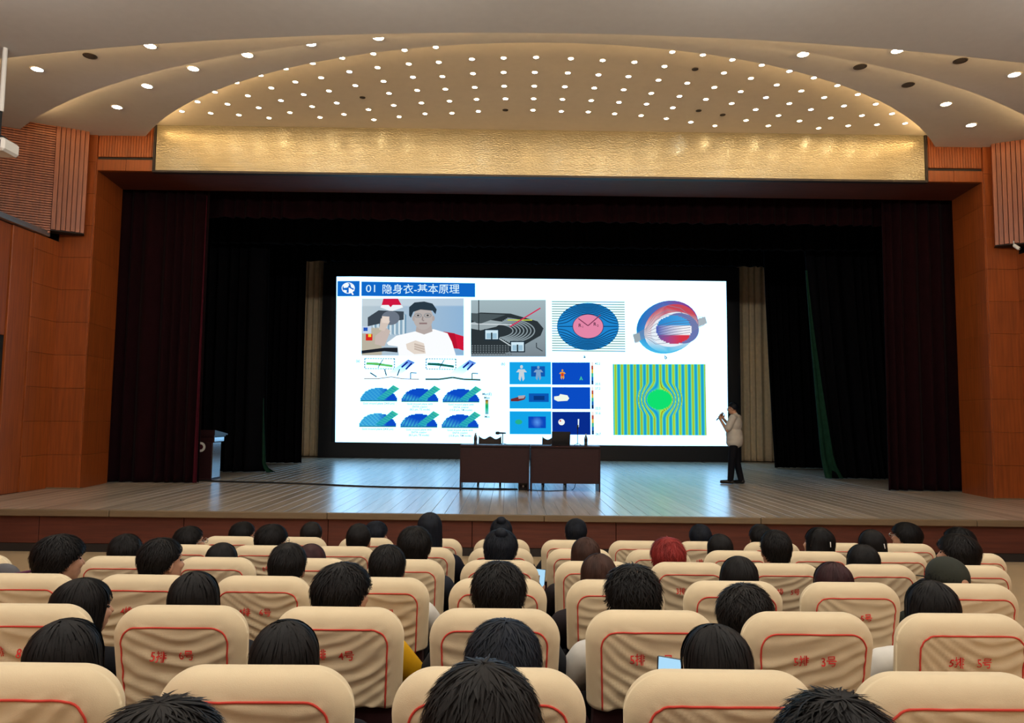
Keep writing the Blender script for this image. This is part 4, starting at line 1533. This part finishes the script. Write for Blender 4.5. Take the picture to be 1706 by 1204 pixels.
# one seat of the block across the left aisle, with a bag on its arm
make_seat(-2.985, ROW_Y[3] + 0.0, ROW_Z[3], 3, 0, 'cream slipcovered seat across the left aisle, cut by the picture edge', 2, 'seats of the side block')


# ------------------------------------------------------------------ people
def head_blobs(mb, c, R):
    """skull, face, nose, lips, ears about the head centre c, turned by R"""
    q = lambda x, y, z: Vector(c) + R @ Vector((x, y, z))
    mb.ellipsoid(q(0, -0.005, 0.03), (0.074, 0.095, 0.085), 22, 14, R)
    mb.ellipsoid(q(0, 0.030, -0.030), (0.061, 0.068, 0.085), 20, 12, R)
    mb.ellipsoid(q(0, 0.045, -0.078), (0.044, 0.042, 0.036), 16, 10, R)
    mb.ellipsoid(q(0, 0.075, 0.028), (0.052, 0.024, 0.014), 14, 8, R)                       # brow
    for sx in (-1, 1):
        mb.ellipsoid(q(sx * 0.034, 0.078, -0.022), (0.020, 0.018, 0.018), 12, 8, R)         # cheek
        mb.ellipsoid(q(sx * 0.077, -0.004, -0.012), (0.011, 0.020, 0.032), 12, 8, R)        # ear
    mb.capsule(q(0, 0.093, 0.012), q(0, 0.112, -0.026), 0.009, 0.014, 10)                   # nose
    mb.ellipsoid(q(0, 0.092, -0.060), (0.024, 0.012, 0.006), 12, 6, R)                      # lips
    mb.ellipsoid(q(0, 0.090, -0.070), (0.020, 0.012, 0.006), 12, 6, R)


def hand_blobs(mb, wrist, d, up, side_, curl=0.5, sc=1.0):
    """palm, four unequal bent fingers and a thumb off the side of the palm; d = towards the knuckles, up = back of the hand"""
    d, up, w = Vector(d).normalized(), Vector(up), Vector(wrist)
    up = (up - d * up.dot(d)).normalized()
    s = d.cross(up) * side_                     # towards the thumb
    rot = Matrix((s, d, up)).transposed()
    mb.ellipsoid(w + d * 0.045 * sc, (0.040 * sc, 0.052 * sc, 0.016 * sc), 14, 8, rot)
    mb.capsule(w, w + d * 0.03 * sc, 0.024 * sc, 0.026 * sc, 10)
    for i, L in enumerate((0.066, 0.076, 0.070, 0.054)):
        b0 = w + d * 0.086 * sc + s * (0.031 - 0.0205 * i) * sc
        d1 = (d * math.cos(curl * 0.7) - up * math.sin(curl * 0.7))
        d2 = (d * math.cos(curl * 1.8) - up * math.sin(curl * 1.8))
        k1 = b0 + d1 * L * 0.52 * sc
        k2 = k1 + d2 * L * 0.48 * sc
        mb.capsule(b0 - d * 0.02, k1, 0.0092 * sc, 0.0086 * sc, 8)
        mb.capsule(k1, k2, 0.0086 * sc, 0.0075 * sc, 8)
    t0 = w + d * 0.02 * sc + s * 0.03 * sc
    t1 = t0 + (s * 0.7 + d * 0.75 - up * 0.2).normalized() * 0.042 * sc
    t2 = t1 + (d * 0.9 + s * 0.1 - up * 0.4 * curl).normalized() * 0.03 * sc
    mb.capsule(t0, t1, 0.012 * sc, 0.0105 * sc, 8)
    mb.capsule(t1, t2, 0.0105 * sc, 0.0085 * sc, 8)


HC = Vector((0, 0.30, 0.965))


def seated(yaw=0.0, pitch=0.0, left=None, right=None):
    """a person leaning back in a theatre seat: returns body, top and trousers meshes. Facing +Y, origin on the floor under the seat back"""
    R = Matrix.Rotation(yaw, 3, 'Z') @ Matrix.Rotation(pitch, 3, 'X')
    arms = {}
    for sx, spec in ((-1, left), (1, right)):
        sh, el, wr = Vector((sx * 0.180, 0.275, 0.755)), Vector((sx * 0.250, 0.335, 0.648)), Vector((sx * 0.115, 0.52, 0.600))
        dd, up = Vector((-sx * 0.45, 0.85, -0.1)), Vector((0, 0.1, 1))
        if spec:
            el, wr, dd, up = [Vector(v) for v in spec]
        arms[sx] = (sh, el, wr, dd, up)
    body, top, leg = MB(), MB(), MB()
    for mb, g, cloth in ((body, 0.0, None), (top, 0.014, 'top'), (leg, 0.012, 'leg')):
        if cloth != 'leg':
            mb.ellipsoid((0, 0.365, 0.58), (0.145 + g, 0.105 + g, 0.125 + g))
            mb.ellipsoid((0, 0.305, 0.685), (0.165 + g, 0.105 + g, 0.135 + g))
            mb.capsule((-0.145, 0.272, 0.765), (0.145, 0.272, 0.765), 0.052 + g, 0.052 + g)
            mb.capsule((0, 0.262, 0.775), (0, 0.272, 0.800), 0.072 + g * 0.6, 0.060 + g * 0.4)
            for sx in (-1, 1):
                sh, el, wr, dd, up = arms[sx]
                mb.capsule(sh, el, 0.052 + g, 0.041 + g)
                if cloth is None:
                    mb.capsule(el, wr, 0.041, 0.027)
                    hand_blobs(mb, wr, dd, up, -sx, 0.55)
                else:
                    mb.capsule(el, el + (wr - el) * 0.86, 0.041 + g, 0.030 + g)
        if cloth != 'top':
            mb.ellipsoid((0, 0.40, 0.505), (0.155 + g, 0.125 + g, 0.088 + g * 0.3))
            for sx in (-1, 1):
                mb.capsule((sx * 0.085, 0.42, 0.505), (sx * 0.11, 0.75, 0.495), 0.080 + g * 0.5, 0.056 + g)
                if cloth is None:
                    mb.capsule((sx * 0.11, 0.75, 0.495), (sx * 0.11, 0.745, 0.02), 0.054, 0.036)
                    mb.capsule((sx * 0.11, 0.715, -0.035), (sx * 0.118, 0.875, -0.043), 0.036, 0.028)
                else:
                    mb.capsule((sx * 0.11, 0.75, 0.495), (sx * 0.11, 0.745, 0.06), 0.054 + g, 0.044 + g)
        if cloth is None:
            mb.capsule((0, 0.262, 0.775), (0, 0.285, 0.90), 0.056, 0.050)
            head_blobs(mb, HC, R)
    out = [remesh(body, 'body', 0.0085, 4), remesh(top, 'top_garment', 0.013, 4), remesh(leg, 'trousers', 0.014, 4)]
    out[0].materials.append(M['skin'])
    return dict(body=out[0], top=out[1], leg=out[2], R=R)


def hair_mesh(style, seed):
    rnd = random.Random(seed)
    c = Vector((0, -0.008, 0.030))
    rx, ry, rz = 0.083, 0.104, 0.094
    fr, sd, bk, ln, nst, lift, drift, wid = {
        'short': (1.00, 1.85, 2.60, 0.0, 1700, 0.011, 0.35, 0.0036),
        'crop': (0.90, 1.75, 2.30, 0.0, 1000, 0.003, 0.2, 0.0034),
        'messy': (1.15, 1.95, 2.65, 0.0, 1800, 0.016, 0.6, 0.0036),
        'spiky': (1.10, 1.90, 2.65, 0.0, 1900, 0.022, 0.8, 0.0034),
        'full': (1.20, 1.95, 2.70, 0.0, 2000, 0.012, 0.40, 0.0036),
        'bob': (1.15, 1.70, 1.70, 0.13, 1200, 0.006, 0.15, 0.0050),
        'long': (1.15, 1.70, 1.70, 0.27, 1300, 0.006, 0.12, 0.0052),
    }[style]
    if style in ('full', 'messy', 'spiky'):
        rx, ry, rz = rx + 0.008, ry + 0.006, rz + 0.006
    amax0 = 1.62

    def amax(phi):
        k = math.cos(phi)
        if ln:
            if k > 0.55:
                return fr + (sd - fr) * (1 - (k - 0.55) / 0.45) * 0.6
            return amax0 + ln / 0.1
        if k > 0:
            return sd + (fr - sd) * k ** 0.8
        return sd + (bk - sd) * (-k) ** 0.8

    def pt(phi, a, off=0.0):
        ext = 0.0
        if a > amax0:
            ext = (a - amax0) * 0.1
            a = amax0
        s, k = math.sin(a), math.cos(a)
        wide = (1.0 + 0.10 * min(1, ext / 0.12) - 0.25 * max(0, ext - 0.14)) if ln else 1.0 - 1.6 * ext - 8 * ext * ext
        p = Vector((math.sin(phi) * s * (rx * wide + off), math.cos(phi) * s * (ry * (1 if ln else wide) + off) - (0.02 * min(1, ext / 0.1) if math.cos(phi) > 0 else 0), k * (rz + off) - ext))
        return c + p

    mb = MB()
    NP, NA = 48, 20
    vs, fs = [], []
    for i in range(NP):
        phi = 2 * PI * i / NP
        am = amax(phi) + 0.05 * math.sin(phi * 9 + seed)
        for j in range(NA + 1):
            a = am * j / NA
            n = noise.noise(Vector((math.sin(phi) * 2, math.cos(phi) * 2, a * 2 + seed)))
            vs.append(pt(phi, max(a, 0.001), (0.004 if ln else 0.010) * n + (0 if ln else 0.004 * noise.noise(Vector((math.sin(phi) * 6, math.cos(phi) * 6, a * 5 + seed))))))
    for i in range(NP):
        for j in range(NA):
            a, bb = i * (NA + 1) + j, ((i + 1) % NP) * (NA + 1) + j
            fs.append((a, a + 1, bb + 1, bb))
    mb.add(vs, fs)
    for _ in range(nst):
        phi = rnd.uniform(0, 2 * PI)
        am = amax(phi)
        a0 = rnd.random() ** 0.7 * am * 0.85
        L = rnd.uniform(0.45, 0.8) if not ln else rnd.uniform(0.6, 1.6)
        dphi = rnd.uniform(-drift, drift)
        tip = lift * rnd.uniform(0.3, 1.0)
        w = wid * rnd.uniform(0.6, 1.3)
        path = []
        n = 5
        for k in range(n + 1):
            t = k / n
            a = a0 + L * t
            ph = phi + dphi * t
            am2 = amax(ph) + (0.12 if not ln else 0.25)
            a = min(a, am2)
            path.append(pt(ph, max(a, 0.01), 0.003 + tip * t ** 1.5))
        vs, fs = [], []
        for k, p in enumerate(path):
            t = k / n
            d = (path[min(k + 1, n)] - path[max(k - 1, 0)])
            nrm = (p - c).normalized()
            s = d.cross(nrm)
            if s.length < 1e-7:
                s = Vector((1, 0, 0))
            s = s.normalized() * w * (1 - t) ** 0.6
            vs += [p - s, p + s]
        for k in range(n):
            fs.append((2 * k, 2 * k + 1, 2 * k + 3, 2 * k + 2))
        mb.add(vs, fs)
    return mb.mesh('hair', smooth=True)


_hair = {}


def hair(style, seed, m):
    key = (style, seed % 2, m)
    if key not in _hair:
        base = (style, seed % 2)
        if base in _hair:
            me = _hair[base].copy()
            me.materials.clear()
        else:
            me = hair_mesh(style, seed % 2 + 11)
            _hair[base] = me
        me.materials.append(M[m])
        _hair[key] = me
    return _hair[key]


EYES = MB()
for sx in (-1, 1):
    EYES.ellipsoid((sx * 0.030, 0.079, 0.004), (0.012, 0.009, 0.006), 10, 6)
EYES = EYES.mesh('eyes', smooth=True)
EYES.materials.append(M['eye'])
GLASSES = MB()
for sx in (-1, 1):
    GLASSES.tube([(sx * 0.034 + 0.022 * math.cos(a * PI / 6), 0.112, 0.003 + 0.018 * math.sin(a * PI / 6)) for a in range(13)], 0.0022, 6)
    GLASSES.tube([(sx * 0.056, 0.112, 0.006), (sx * 0.080, 0.09, 0.008), (sx * 0.084, 0.0, 0.006), (sx * 0.082, -0.02, -0.008)], 0.0022, 6)
GLASSES.tube([(-0.012, 0.113, 0.006), (0.012, 0.113, 0.006)], 0.0022, 6)
GLASSES = GLASSES.mesh('glasses', smooth=True)
GLASSES.materials.append(M['metal'])

T = {
    'ahead': seated(0.0, 0.0),
    'left': seated(0.55, 0.0),
    'right': seated(-0.55, 0.0),
    'down': seated(0.0, -0.30),
    'phone': seated(0.25, -0.22, left=((-0.235, 0.35, 0.63), (-0.135, 0.47, 0.685), (0.15, 0.45, 0.85), (0.3, 0.8, -0.3))),
    'phone_out': seated(-0.2, -0.15, right=((0.25, 0.36, 0.655), (0.215, 0.50, 0.65), (-0.05, 0.6, 0.7), (-0.2, 0.75, -0.4))),
}
TOPS = {}


def cloth_mat(col):
    if col not in TOPS:
        TOPS[col] = mat('cloth_%d' % len(TOPS), lin(col), 0.9, spec=0.15, vary=0.08, scale=12)
    return TOPS[col]


_dressed = {}


def dressed(pose, which, col):
    key = (pose, which, col)
    if key not in _dressed:
        me = T[pose][which].copy()
        me.materials.append(cloth_mat(col))
        _dressed[key] = me
    return _dressed[key]


HAIR_TOP = 0.03 + 0.100 + 0.004


def audience(r, px, py, style, hm, pose, top, words, seed, extra=None, trousers='#15161c', hx=1.0):
    """one seated person whose crown is seen at (px, py) of the photograph, in the seat of row r below it"""
    yh = ROW_Y[r] + HC.y
    p = atY(px, py, yh)
    k = int(round((p.x + 0.035) / 0.5285))
    xk = seat_x(k)
    tall = 0.012 if style in ('full', 'messy', 'spiky') else 0.0
    T0 = HC.z + HAIR_TOP + tall
    h = p.z - ROW_Z[r]
    lean = math.atan2((p.x - xk) * 0.95, h)
    s = h / (T0 * math.cos(lean))
    n_ = seat_number(k)
    t = thing('person', 'person with %s in the %s row, seat %s' % (words, ORD[r - 1], NUM[n_]), 'person', (xk, ROW_Y[r], ROW_Z[r]), 0, 'audience')
    t.rotation_euler = (0, lean, 0)
    s = max(0.90, min(1.16, s))
    t.scale = (1, 1, s)
    obj('body', T[pose]['body'], None, t)
    obj('shirt', dressed(pose, 'top', top), None, t)
    obj('trousers', dressed(pose, 'leg', trousers), None, t)
    R = T[pose]['R'].to_4x4()
    for nm, me in (('hair', hair(style, seed, hm)), ('eyes', EYES)):
        o = obj(nm, me, None, t, HC)
        o.rotation_euler = R.to_euler()
        if nm == 'hair':
            o.scale = (hx, hx, 1.0 / s * (0.5 + 0.5 * s))
    if extra == 'glasses':
        o = obj('glasses', GLASSES, None, t, HC)
        o.rotation_euler = R.to_euler()
    if extra == 'cap':
        mb = MB()
        prof = [(0.098 * math.cos(a * PI / 16), 0.098 * math.sin(a * PI / 16) * 1.02) for a in range(8)] + [(0.004, 0.1)]
        mb.lathe([(0.099, -0.035)] + prof, 24)
        mb.v = [(x * 0.93, y * 1.16 - 0.008, z + 0.045) for x, y, z in mb.v]
        o = mb.build('cap', 'cap_green', t, smooth=True)
        o.location = HC
        o.rotation_euler = R.to_euler()
        mb = MB()
        mb.tube([(0.1 * math.sin(a) * 0.94, -0.118 * math.cos(a) - 0.008, 0.012) for a in [-0.5 + q * 0.1 for q in range(11)]], 0.006, 6)
        s2 = mb.build('strap', 'black_gloss', o)
        MB().ellipsoid((0.012, -0.115, 0.034), (0.026, 0.008, 0.020), 16, 8).build('back_opening', 'skin', o, smooth=True)
        MB().add([(-0.07, 0.09, 0.012), (0.07, 0.09, 0.012), (0.055, 0.17, 0.0), (-0.055, 0.17, 0.0), (-0.07, 0.09, 0.018), (0.07, 0.09, 0.018), (0.055, 0.17, 0.006), (-0.055, 0.17, 0.006)], [(3, 2, 1, 0), (4, 5, 6, 7), (0, 1, 5, 4), (1, 2, 6, 5), (2, 3, 7, 6), (3, 0, 4, 7)]).build('brim', 'cap_green', o)
    if extra == 'clip':
        o = MB().capsule((0.03, -0.112, 0.04), (0.033, -0.118, 0.012), 0.004, 0.0035, 8).build('hair_clip', 'white_plastic', t, smooth=True)
        o.location = HC
    if extra == 'bun':
        mb = MB()
        mb.ellipsoid((0, -0.06, 0.115), (0.042, 0.042, 0.036), 16, 10)
        o = mb.build('hair_bun', hm, t, smooth=True)
        o.location = HC
    return t


DK = ['#16181f', '#20222c', '#2b2d36', '#3a3d45', '#1d2633', '#262022', '#45474d', '#2e3340']
CROWD = [
    # row, crown x, crown y, hair, colour, pose, shirt, words, extra
    (7, 805, 1090, 'full', 'hair_soft', 'ahead', '#2a2c33', 'thick dark hair filling the lower middle', None),
    (7, 1400, 1150, 'spiky', 'hair_black', 'ahead', '#23252c', 'tousled black hair at the bottom edge', None),
    (7, 275, 1160, 'messy', 'hair_soft', 'right', '#26282e', 'wispy dark hair at the bottom left edge', None),
    (6, 105, 1045, 'bob', 'hair_black', 'ahead', '#1b1c22', 'smooth round black bob', None),
    (6, 475, 1036, 'long', 'hair_black', 'ahead', '#1b1c22', 'straight black hair', None),
    (6, 842, 1037, 'full', 'hair_blue', 'ahead', '#202c3c', 'blue-tinted dark hair', None),
    (6, 1200, 1047, 'long', 'hair_black', 'phone', '#c9c6c0', 'long black hair holding a lit phone', None),
    (5, 320, 950, 'long', 'hair_black', 'ahead', '#22242a', 'long smooth black hair', None),
    (5, 568, 932, 'full', 'hair_black', 'right', '#d8a318', 'black hair and a yellow shirt', None),
    (5, 832, 930, 'messy', 'hair_black', 'ahead', '#2a2d33', 'shaggy black hair', None),
    (5, 1053, 936, 'spiky', 'hair_black', 'ahead', '#dcdad4', 'wild black hair and white sleeves', None),
    (5, 1232, 970, 'messy', 'hair_soft', 'right', '#30333a', 'short dark hair leaning over', None),
    (5, 140, 986, 'bob', 'hair_black', 'right', '#17181d', 'dark bobbed hair bending to the side', None),
    (5, 1555, 965, 'bob', 'hair_black', 'ahead', '#e0ddd6', 'round black bobbed hair', None),
    (4, 100, 885, 'full', 'hair_black', 'right', '#1a2130', 'black hair and a dark navy shirt', None),
    (4, 267, 893, 'short', 'hair_black', 'right', '#22252c', 'short black hair', None),
    (4, 482, 902, 'short', 'hair_black', 'ahead', '#2b2e35', 'neat short black hair', None),
    (4, 645, 905, 'short', 'hair_black', 'ahead', '#d2cfc8', 'short cropped black hair', None),
    (4, 995, 920, 'long', 'hair_brown', 'ahead', '#2a2527', 'straight brown hair', None),
    (4, 1237, 925, 'bob', 'hair_black', 'ahead', '#24262c', 'parted black bob', None),
    (4, 1390, 935, 'long', 'hair_wine', 'ahead', '#2b2225', 'long wine-dark hair', None),
    (4, 1580, 930, 'short', 'hair_black', 'ahead', '#2a2c26', 'an olive cap', 'cap'),
    (3, 205, 888, 'short', 'hair_black', 'ahead', '#23262d', 'cropped dark hair', None),
    (3, 367, 903, 'bob', 'hair_black', 'ahead', '#22242a', 'small round black bob', None),
    (3, 515, 905, 'bob', 'hair_wine', 'ahead', '#2c2b33', 'plum-dark bobbed hair', None),
    (3, 692, 872, 'full', 'hair_black', 'ahead', '#2b2e37', 'full black hair', None),
    (3, 835, 878, 'full', 'hair_blue', 'phone_out', '#27303a', 'dark hair and a small lit phone', 'bun'),
    (3, 975, 893, 'long', 'hair_brown', 'ahead', '#2a2426', 'brown shoulder-length hair', None),
    (3, 1110, 892, 'messy', 'hair_red', 'ahead', '#3a2c30', 'bright red dyed hair', None),
    (3, 1295, 880, 'short', 'hair_black', 'ahead', '#25272e', 'short black hair', None),
    (3, 1440, 905, 'bob', 'hair_black', 'ahead', '#1e2026', 'flat black bob', None),
    (3, 1600, 885, 'full', 'hair_soft', 'left', '#2a2c33', 'short dark hair turned aside', None),
    (2, 312, 875, 'short', 'hair_black', 'right', '#24262d', 'short black hair and glasses', 'glasses'),
    (2, 452, 870, 'full', 'hair_black', 'right', '#24262d', 'black hair and glasses', 'glasses'),
    (2, 600, 870, 'crop', 'hair_black', 'ahead', '#24262d', 'very short hair', None),
    (2, 717, 850, 'long', 'hair_blue', 'ahead', '#1a1c26', 'long dark hair sitting tall', None),
    (2, 1198, 888, 'long', 'hair_black', 'ahead', '#24262d', 'long black hair', None),
    (2, 1370, 876, 'long', 'hair_black', 'left', '#24262d', 'tied black hair', 'clip'),
    (2, 1452, 880, 'bob', 'hair_black', 'ahead', '#24262d', 'black hair with a white clip', 'clip'),
    (2, 1600, 876, 'short', 'hair_black', 'left', '#24262d', 'black hair peeking from behind a neighbour', 'glasses'),
    (1, 405, 868, 'short', 'hair_black', 'right', '#2a2d33', 'short hair and glasses', 'glasses'),
    (1, 520, 868, 'crop', 'hair_soft', 'ahead', '#2a2d33', 'close-cropped hair', None),
    (1, 628, 867, 'short', 'hair_blue', 'right', '#2a2d33', 'dark hair behind two others', None),
    (1, 835, 862, 'short', 'hair_blue', 'ahead', '#2a2d33', 'dark hair below the tables', 'bun'),
    (1, 962, 862, 'short', 'hair_blue', 'ahead', '#2a2d33', 'smooth dark head of hair', None),
    (1, 1168, 872, 'short', 'hair_blue', 'ahead', '#2a2d33', 'dark blue-black hair', None),
    (1, 1267, 872, 'short', 'hair_black', 'ahead', '#2a2d33', 'black hair half hidden', None),
    (1, 1515, 867, 'full', 'hair_black', 'left', '#2a2d33', 'black hair and glasses turned aside', 'glasses'),
]
people = {}
for i, (r, px, py, stl, hm, pose, top, words, ex) in enumerate(CROWD):
    people[(r, px)] = audience(r, px, py, stl, hm, pose, top, words, i, ex, hx=1.05 if stl in ('full', 'messy', 'spiky') and r < 7 else 0.97 if r == 7 else 1.0)

M['phone_screen'] = emit('phone_screen', (0.42, 0.72, 0.95), 1.0)


def phone(loc, rot, label):
    t = thing('smartphone', label, 'phone', loc, 0)
    t.rotation_euler = rot
    MB().bevbox(-0.037, 0.037, -0.004, 0.004, -0.077, 0.077, 0.003).build('case', 'black_gloss', t)
    MB().box(-0.034, 0.034, -0.0055, -0.0042, -0.073, 0.073).build('display', 'phone_screen', t)
    return t


pr = people[(6, 1200)]
pp = atY(1114, 1140, ROW_Y[6] + 0.53)
phone((pp.x, pp.y, pp.z), (-0.45, 0.15, 0.0), 'lit smartphone held up by a long-haired person in the sixth row')
pp = atY(898, 968, ROW_Y[3] + 0.57)
phone((pp.x, pp.y, pp.z), (-0.35, 0.1, 0.0), 'small lit smartphone glimpsed between seats of the third row')

# bag on the side seat
bp_ = atY(6, 962, ROW_Y[3] - 0.17)
bg = thing('shoulder_bag', 'grey shoulder bag with a purple strap hung on the side seat back', 'bag', (bp_.x, bp_.y, bp_.z))
mb = MB()
mb.ellipsoid((0, 0, 0), (0.09, 0.05, 0.075), 20, 12)
mb.build('body', mat('grey_bag', (0.10, 0.10, 0.11), 0.85), bg, smooth=True)
MB().tube([(0.05, -0.02, 0.02), (0.10, -0.03, 0.03), (0.16, -0.02, 0.04), (0.175, 0.03, 0.03), (0.14, 0.05, 0.01), (0.05, 0.04, 0.0)], 0.007, 8).build('strap', mat('purple_strap', (0.10, 0.02, 0.06), 0.8), bg, smooth=True)

# ------------------------------------------------------------------ the speaker on the stage
def speaker(loc, rotz):
    body, top, leg, shoe = MB(), MB(), MB(), MB()
    hc = Vector((0, 0.045, 1.575))
    R = Matrix.Rotation(0.12, 3, 'Z') @ Matrix.Rotation(-0.06, 3, 'X')
    arms = {-1: (Vector((-0.19, -0.005, 1.385)), Vector((-0.235, 0.10, 1.12)), Vector((-0.06, 0.285, 1.330))),
            1: (Vector((0.19, -0.005, 1.385)), Vector((0.245, 0.13, 1.14)), Vector((0.055, 0.27, 1.365)))}
    for mb, g, cl in ((body, 0.0, None), (top, 0.016, 'top'), (leg, 0.016, 'leg')):
        if cl != 'leg':
            mb.ellipsoid((0, 0.025, 1.04), (0.178 + g, 0.152 + g, 0.17 + g))
            mb.ellipsoid((0, -0.005, 1.26), (0.185 + g, 0.118 + g, 0.17 + g))
            mb.capsule((-0.15, -0.01, 1.385), (0.15, -0.01, 1.385), 0.058 + g, 0.058 + g)
            mb.capsule((0, -0.012, 1.38), (0, 0.0, 1.44), 0.075 + g * 0.5, 0.062 + g * 0.3)
            for sx in (-1, 1):
                sh, el, wr = arms[sx]
                if cl is None:
                    mb.capsule(sh, el, 0.052, 0.040)
                    mb.capsule(el, wr, 0.041, 0.028)
                    hand_blobs(mb, wr, (-sx * 0.15, 0.45, 0.85), (sx * 0.9, 0.35, -0.1), -sx, 1.05)
                else:
                    mb.capsule(sh, sh + (el - sh) * 0.80, 0.060 + g, 0.056 + g)
        if cl == 'top':
            mb.ellipsoid((0, 0.015, 0.94), (0.205, 0.172, 0.17))
            mb.ellipsoid((0, 0.02, 0.87), (0.205, 0.170, 0.13))
        if cl != 'top':
            mb.ellipsoid((0, 0.0, 0.93), (0.165 + g, 0.125 + g, 0.11 + g))
            for sx, ky, ay in ((-1, 0.04, 0.10), (1, 0.0, -0.06)):
                kn, an = (sx * 0.10, ky + 0.01, 0.48), (sx * 0.105, ay - 0.02, 0.085)
                mb.capsule((sx * 0.085, 0.0, 0.90), kn, 0.088 + g * 0.7, 0.060 + g)
                mb.capsule(kn, an, 0.060 + g, 0.042 + g * 1.3)
                if cl is None:
                    mb.capsule((sx * 0.105, ay - 0.03, 0.05), (sx * 0.125, ay + 0.14, 0.035), 0.038, 0.030)
        if cl is None:
            mb.capsule((0, -0.005, 1.40), (0, 0.03, 1.52), 0.058, 0.052)
            head_blobs(mb, hc, R)
    for sx, ay in ((-1, 0.10), (1, -0.06)):
        shoe.capsule((sx * 0.105, ay - 0.05, 0.050), (sx * 0.128, ay + 0.16, 0.040), 0.048, 0.038)
        shoe.capsule((sx * 0.105, ay - 0.04, 0.09), (sx * 0.107, ay - 0.03, 0.07), 0.047, 0.047)
    t = thing('person', 'person standing on stage in pale shirt and black trousers, speaking into a microphone', 'person', loc, rotz)
    b_ = remesh(body, 'body', 0.0075, 4)
    obj('body', b_, 'skin', t)
    obj('shirt', remesh(top, 'shirt', 0.013, 5), 'shirt_pale', t)
    obj('trousers', remesh(leg, 'trousers', 0.013, 5), 'trousers', t)
    sm = remesh(shoe, 'shoes', 0.010, 3)
    for v in sm.vertices:
        v.co.z = max(0.0, v.co.z)
    obj('shoes', sm, 'shoe', t)
    for nm, me in (('hair', hair('crop', 0, 'hair_blue')), ('eyes', EYES), ('glasses', GLASSES)):
        o = obj(nm, me, None, t, hc)
        o.rotation_euler = R.to_euler()
        if nm == 'hair':
            o.scale = (1.1, 1.1, 1.08)
    mc = thing('hand_microphone', 'black handheld microphone in the hands of the person on stage', 'microphone')
    mc.location = (loc[0], loc[1], loc[2])
    mc.rotation_euler = (0, 0, rotz)
    MB().tube([(0.0, 0.40, 1.33), (0.0, 0.285, 1.455)], [0.012, 0.016], 10).build('grip', 'black_gloss', mc)
    MB().ellipsoid((0.0, 0.268, 1.473), (0.026, 0.026, 0.026), 14, 8).build('head', 'metal', mc, smooth=True)


sp = atZ(1226, 806, 0.0)
speaker((sp.x, sp.y, 0.0), math.radians(56))
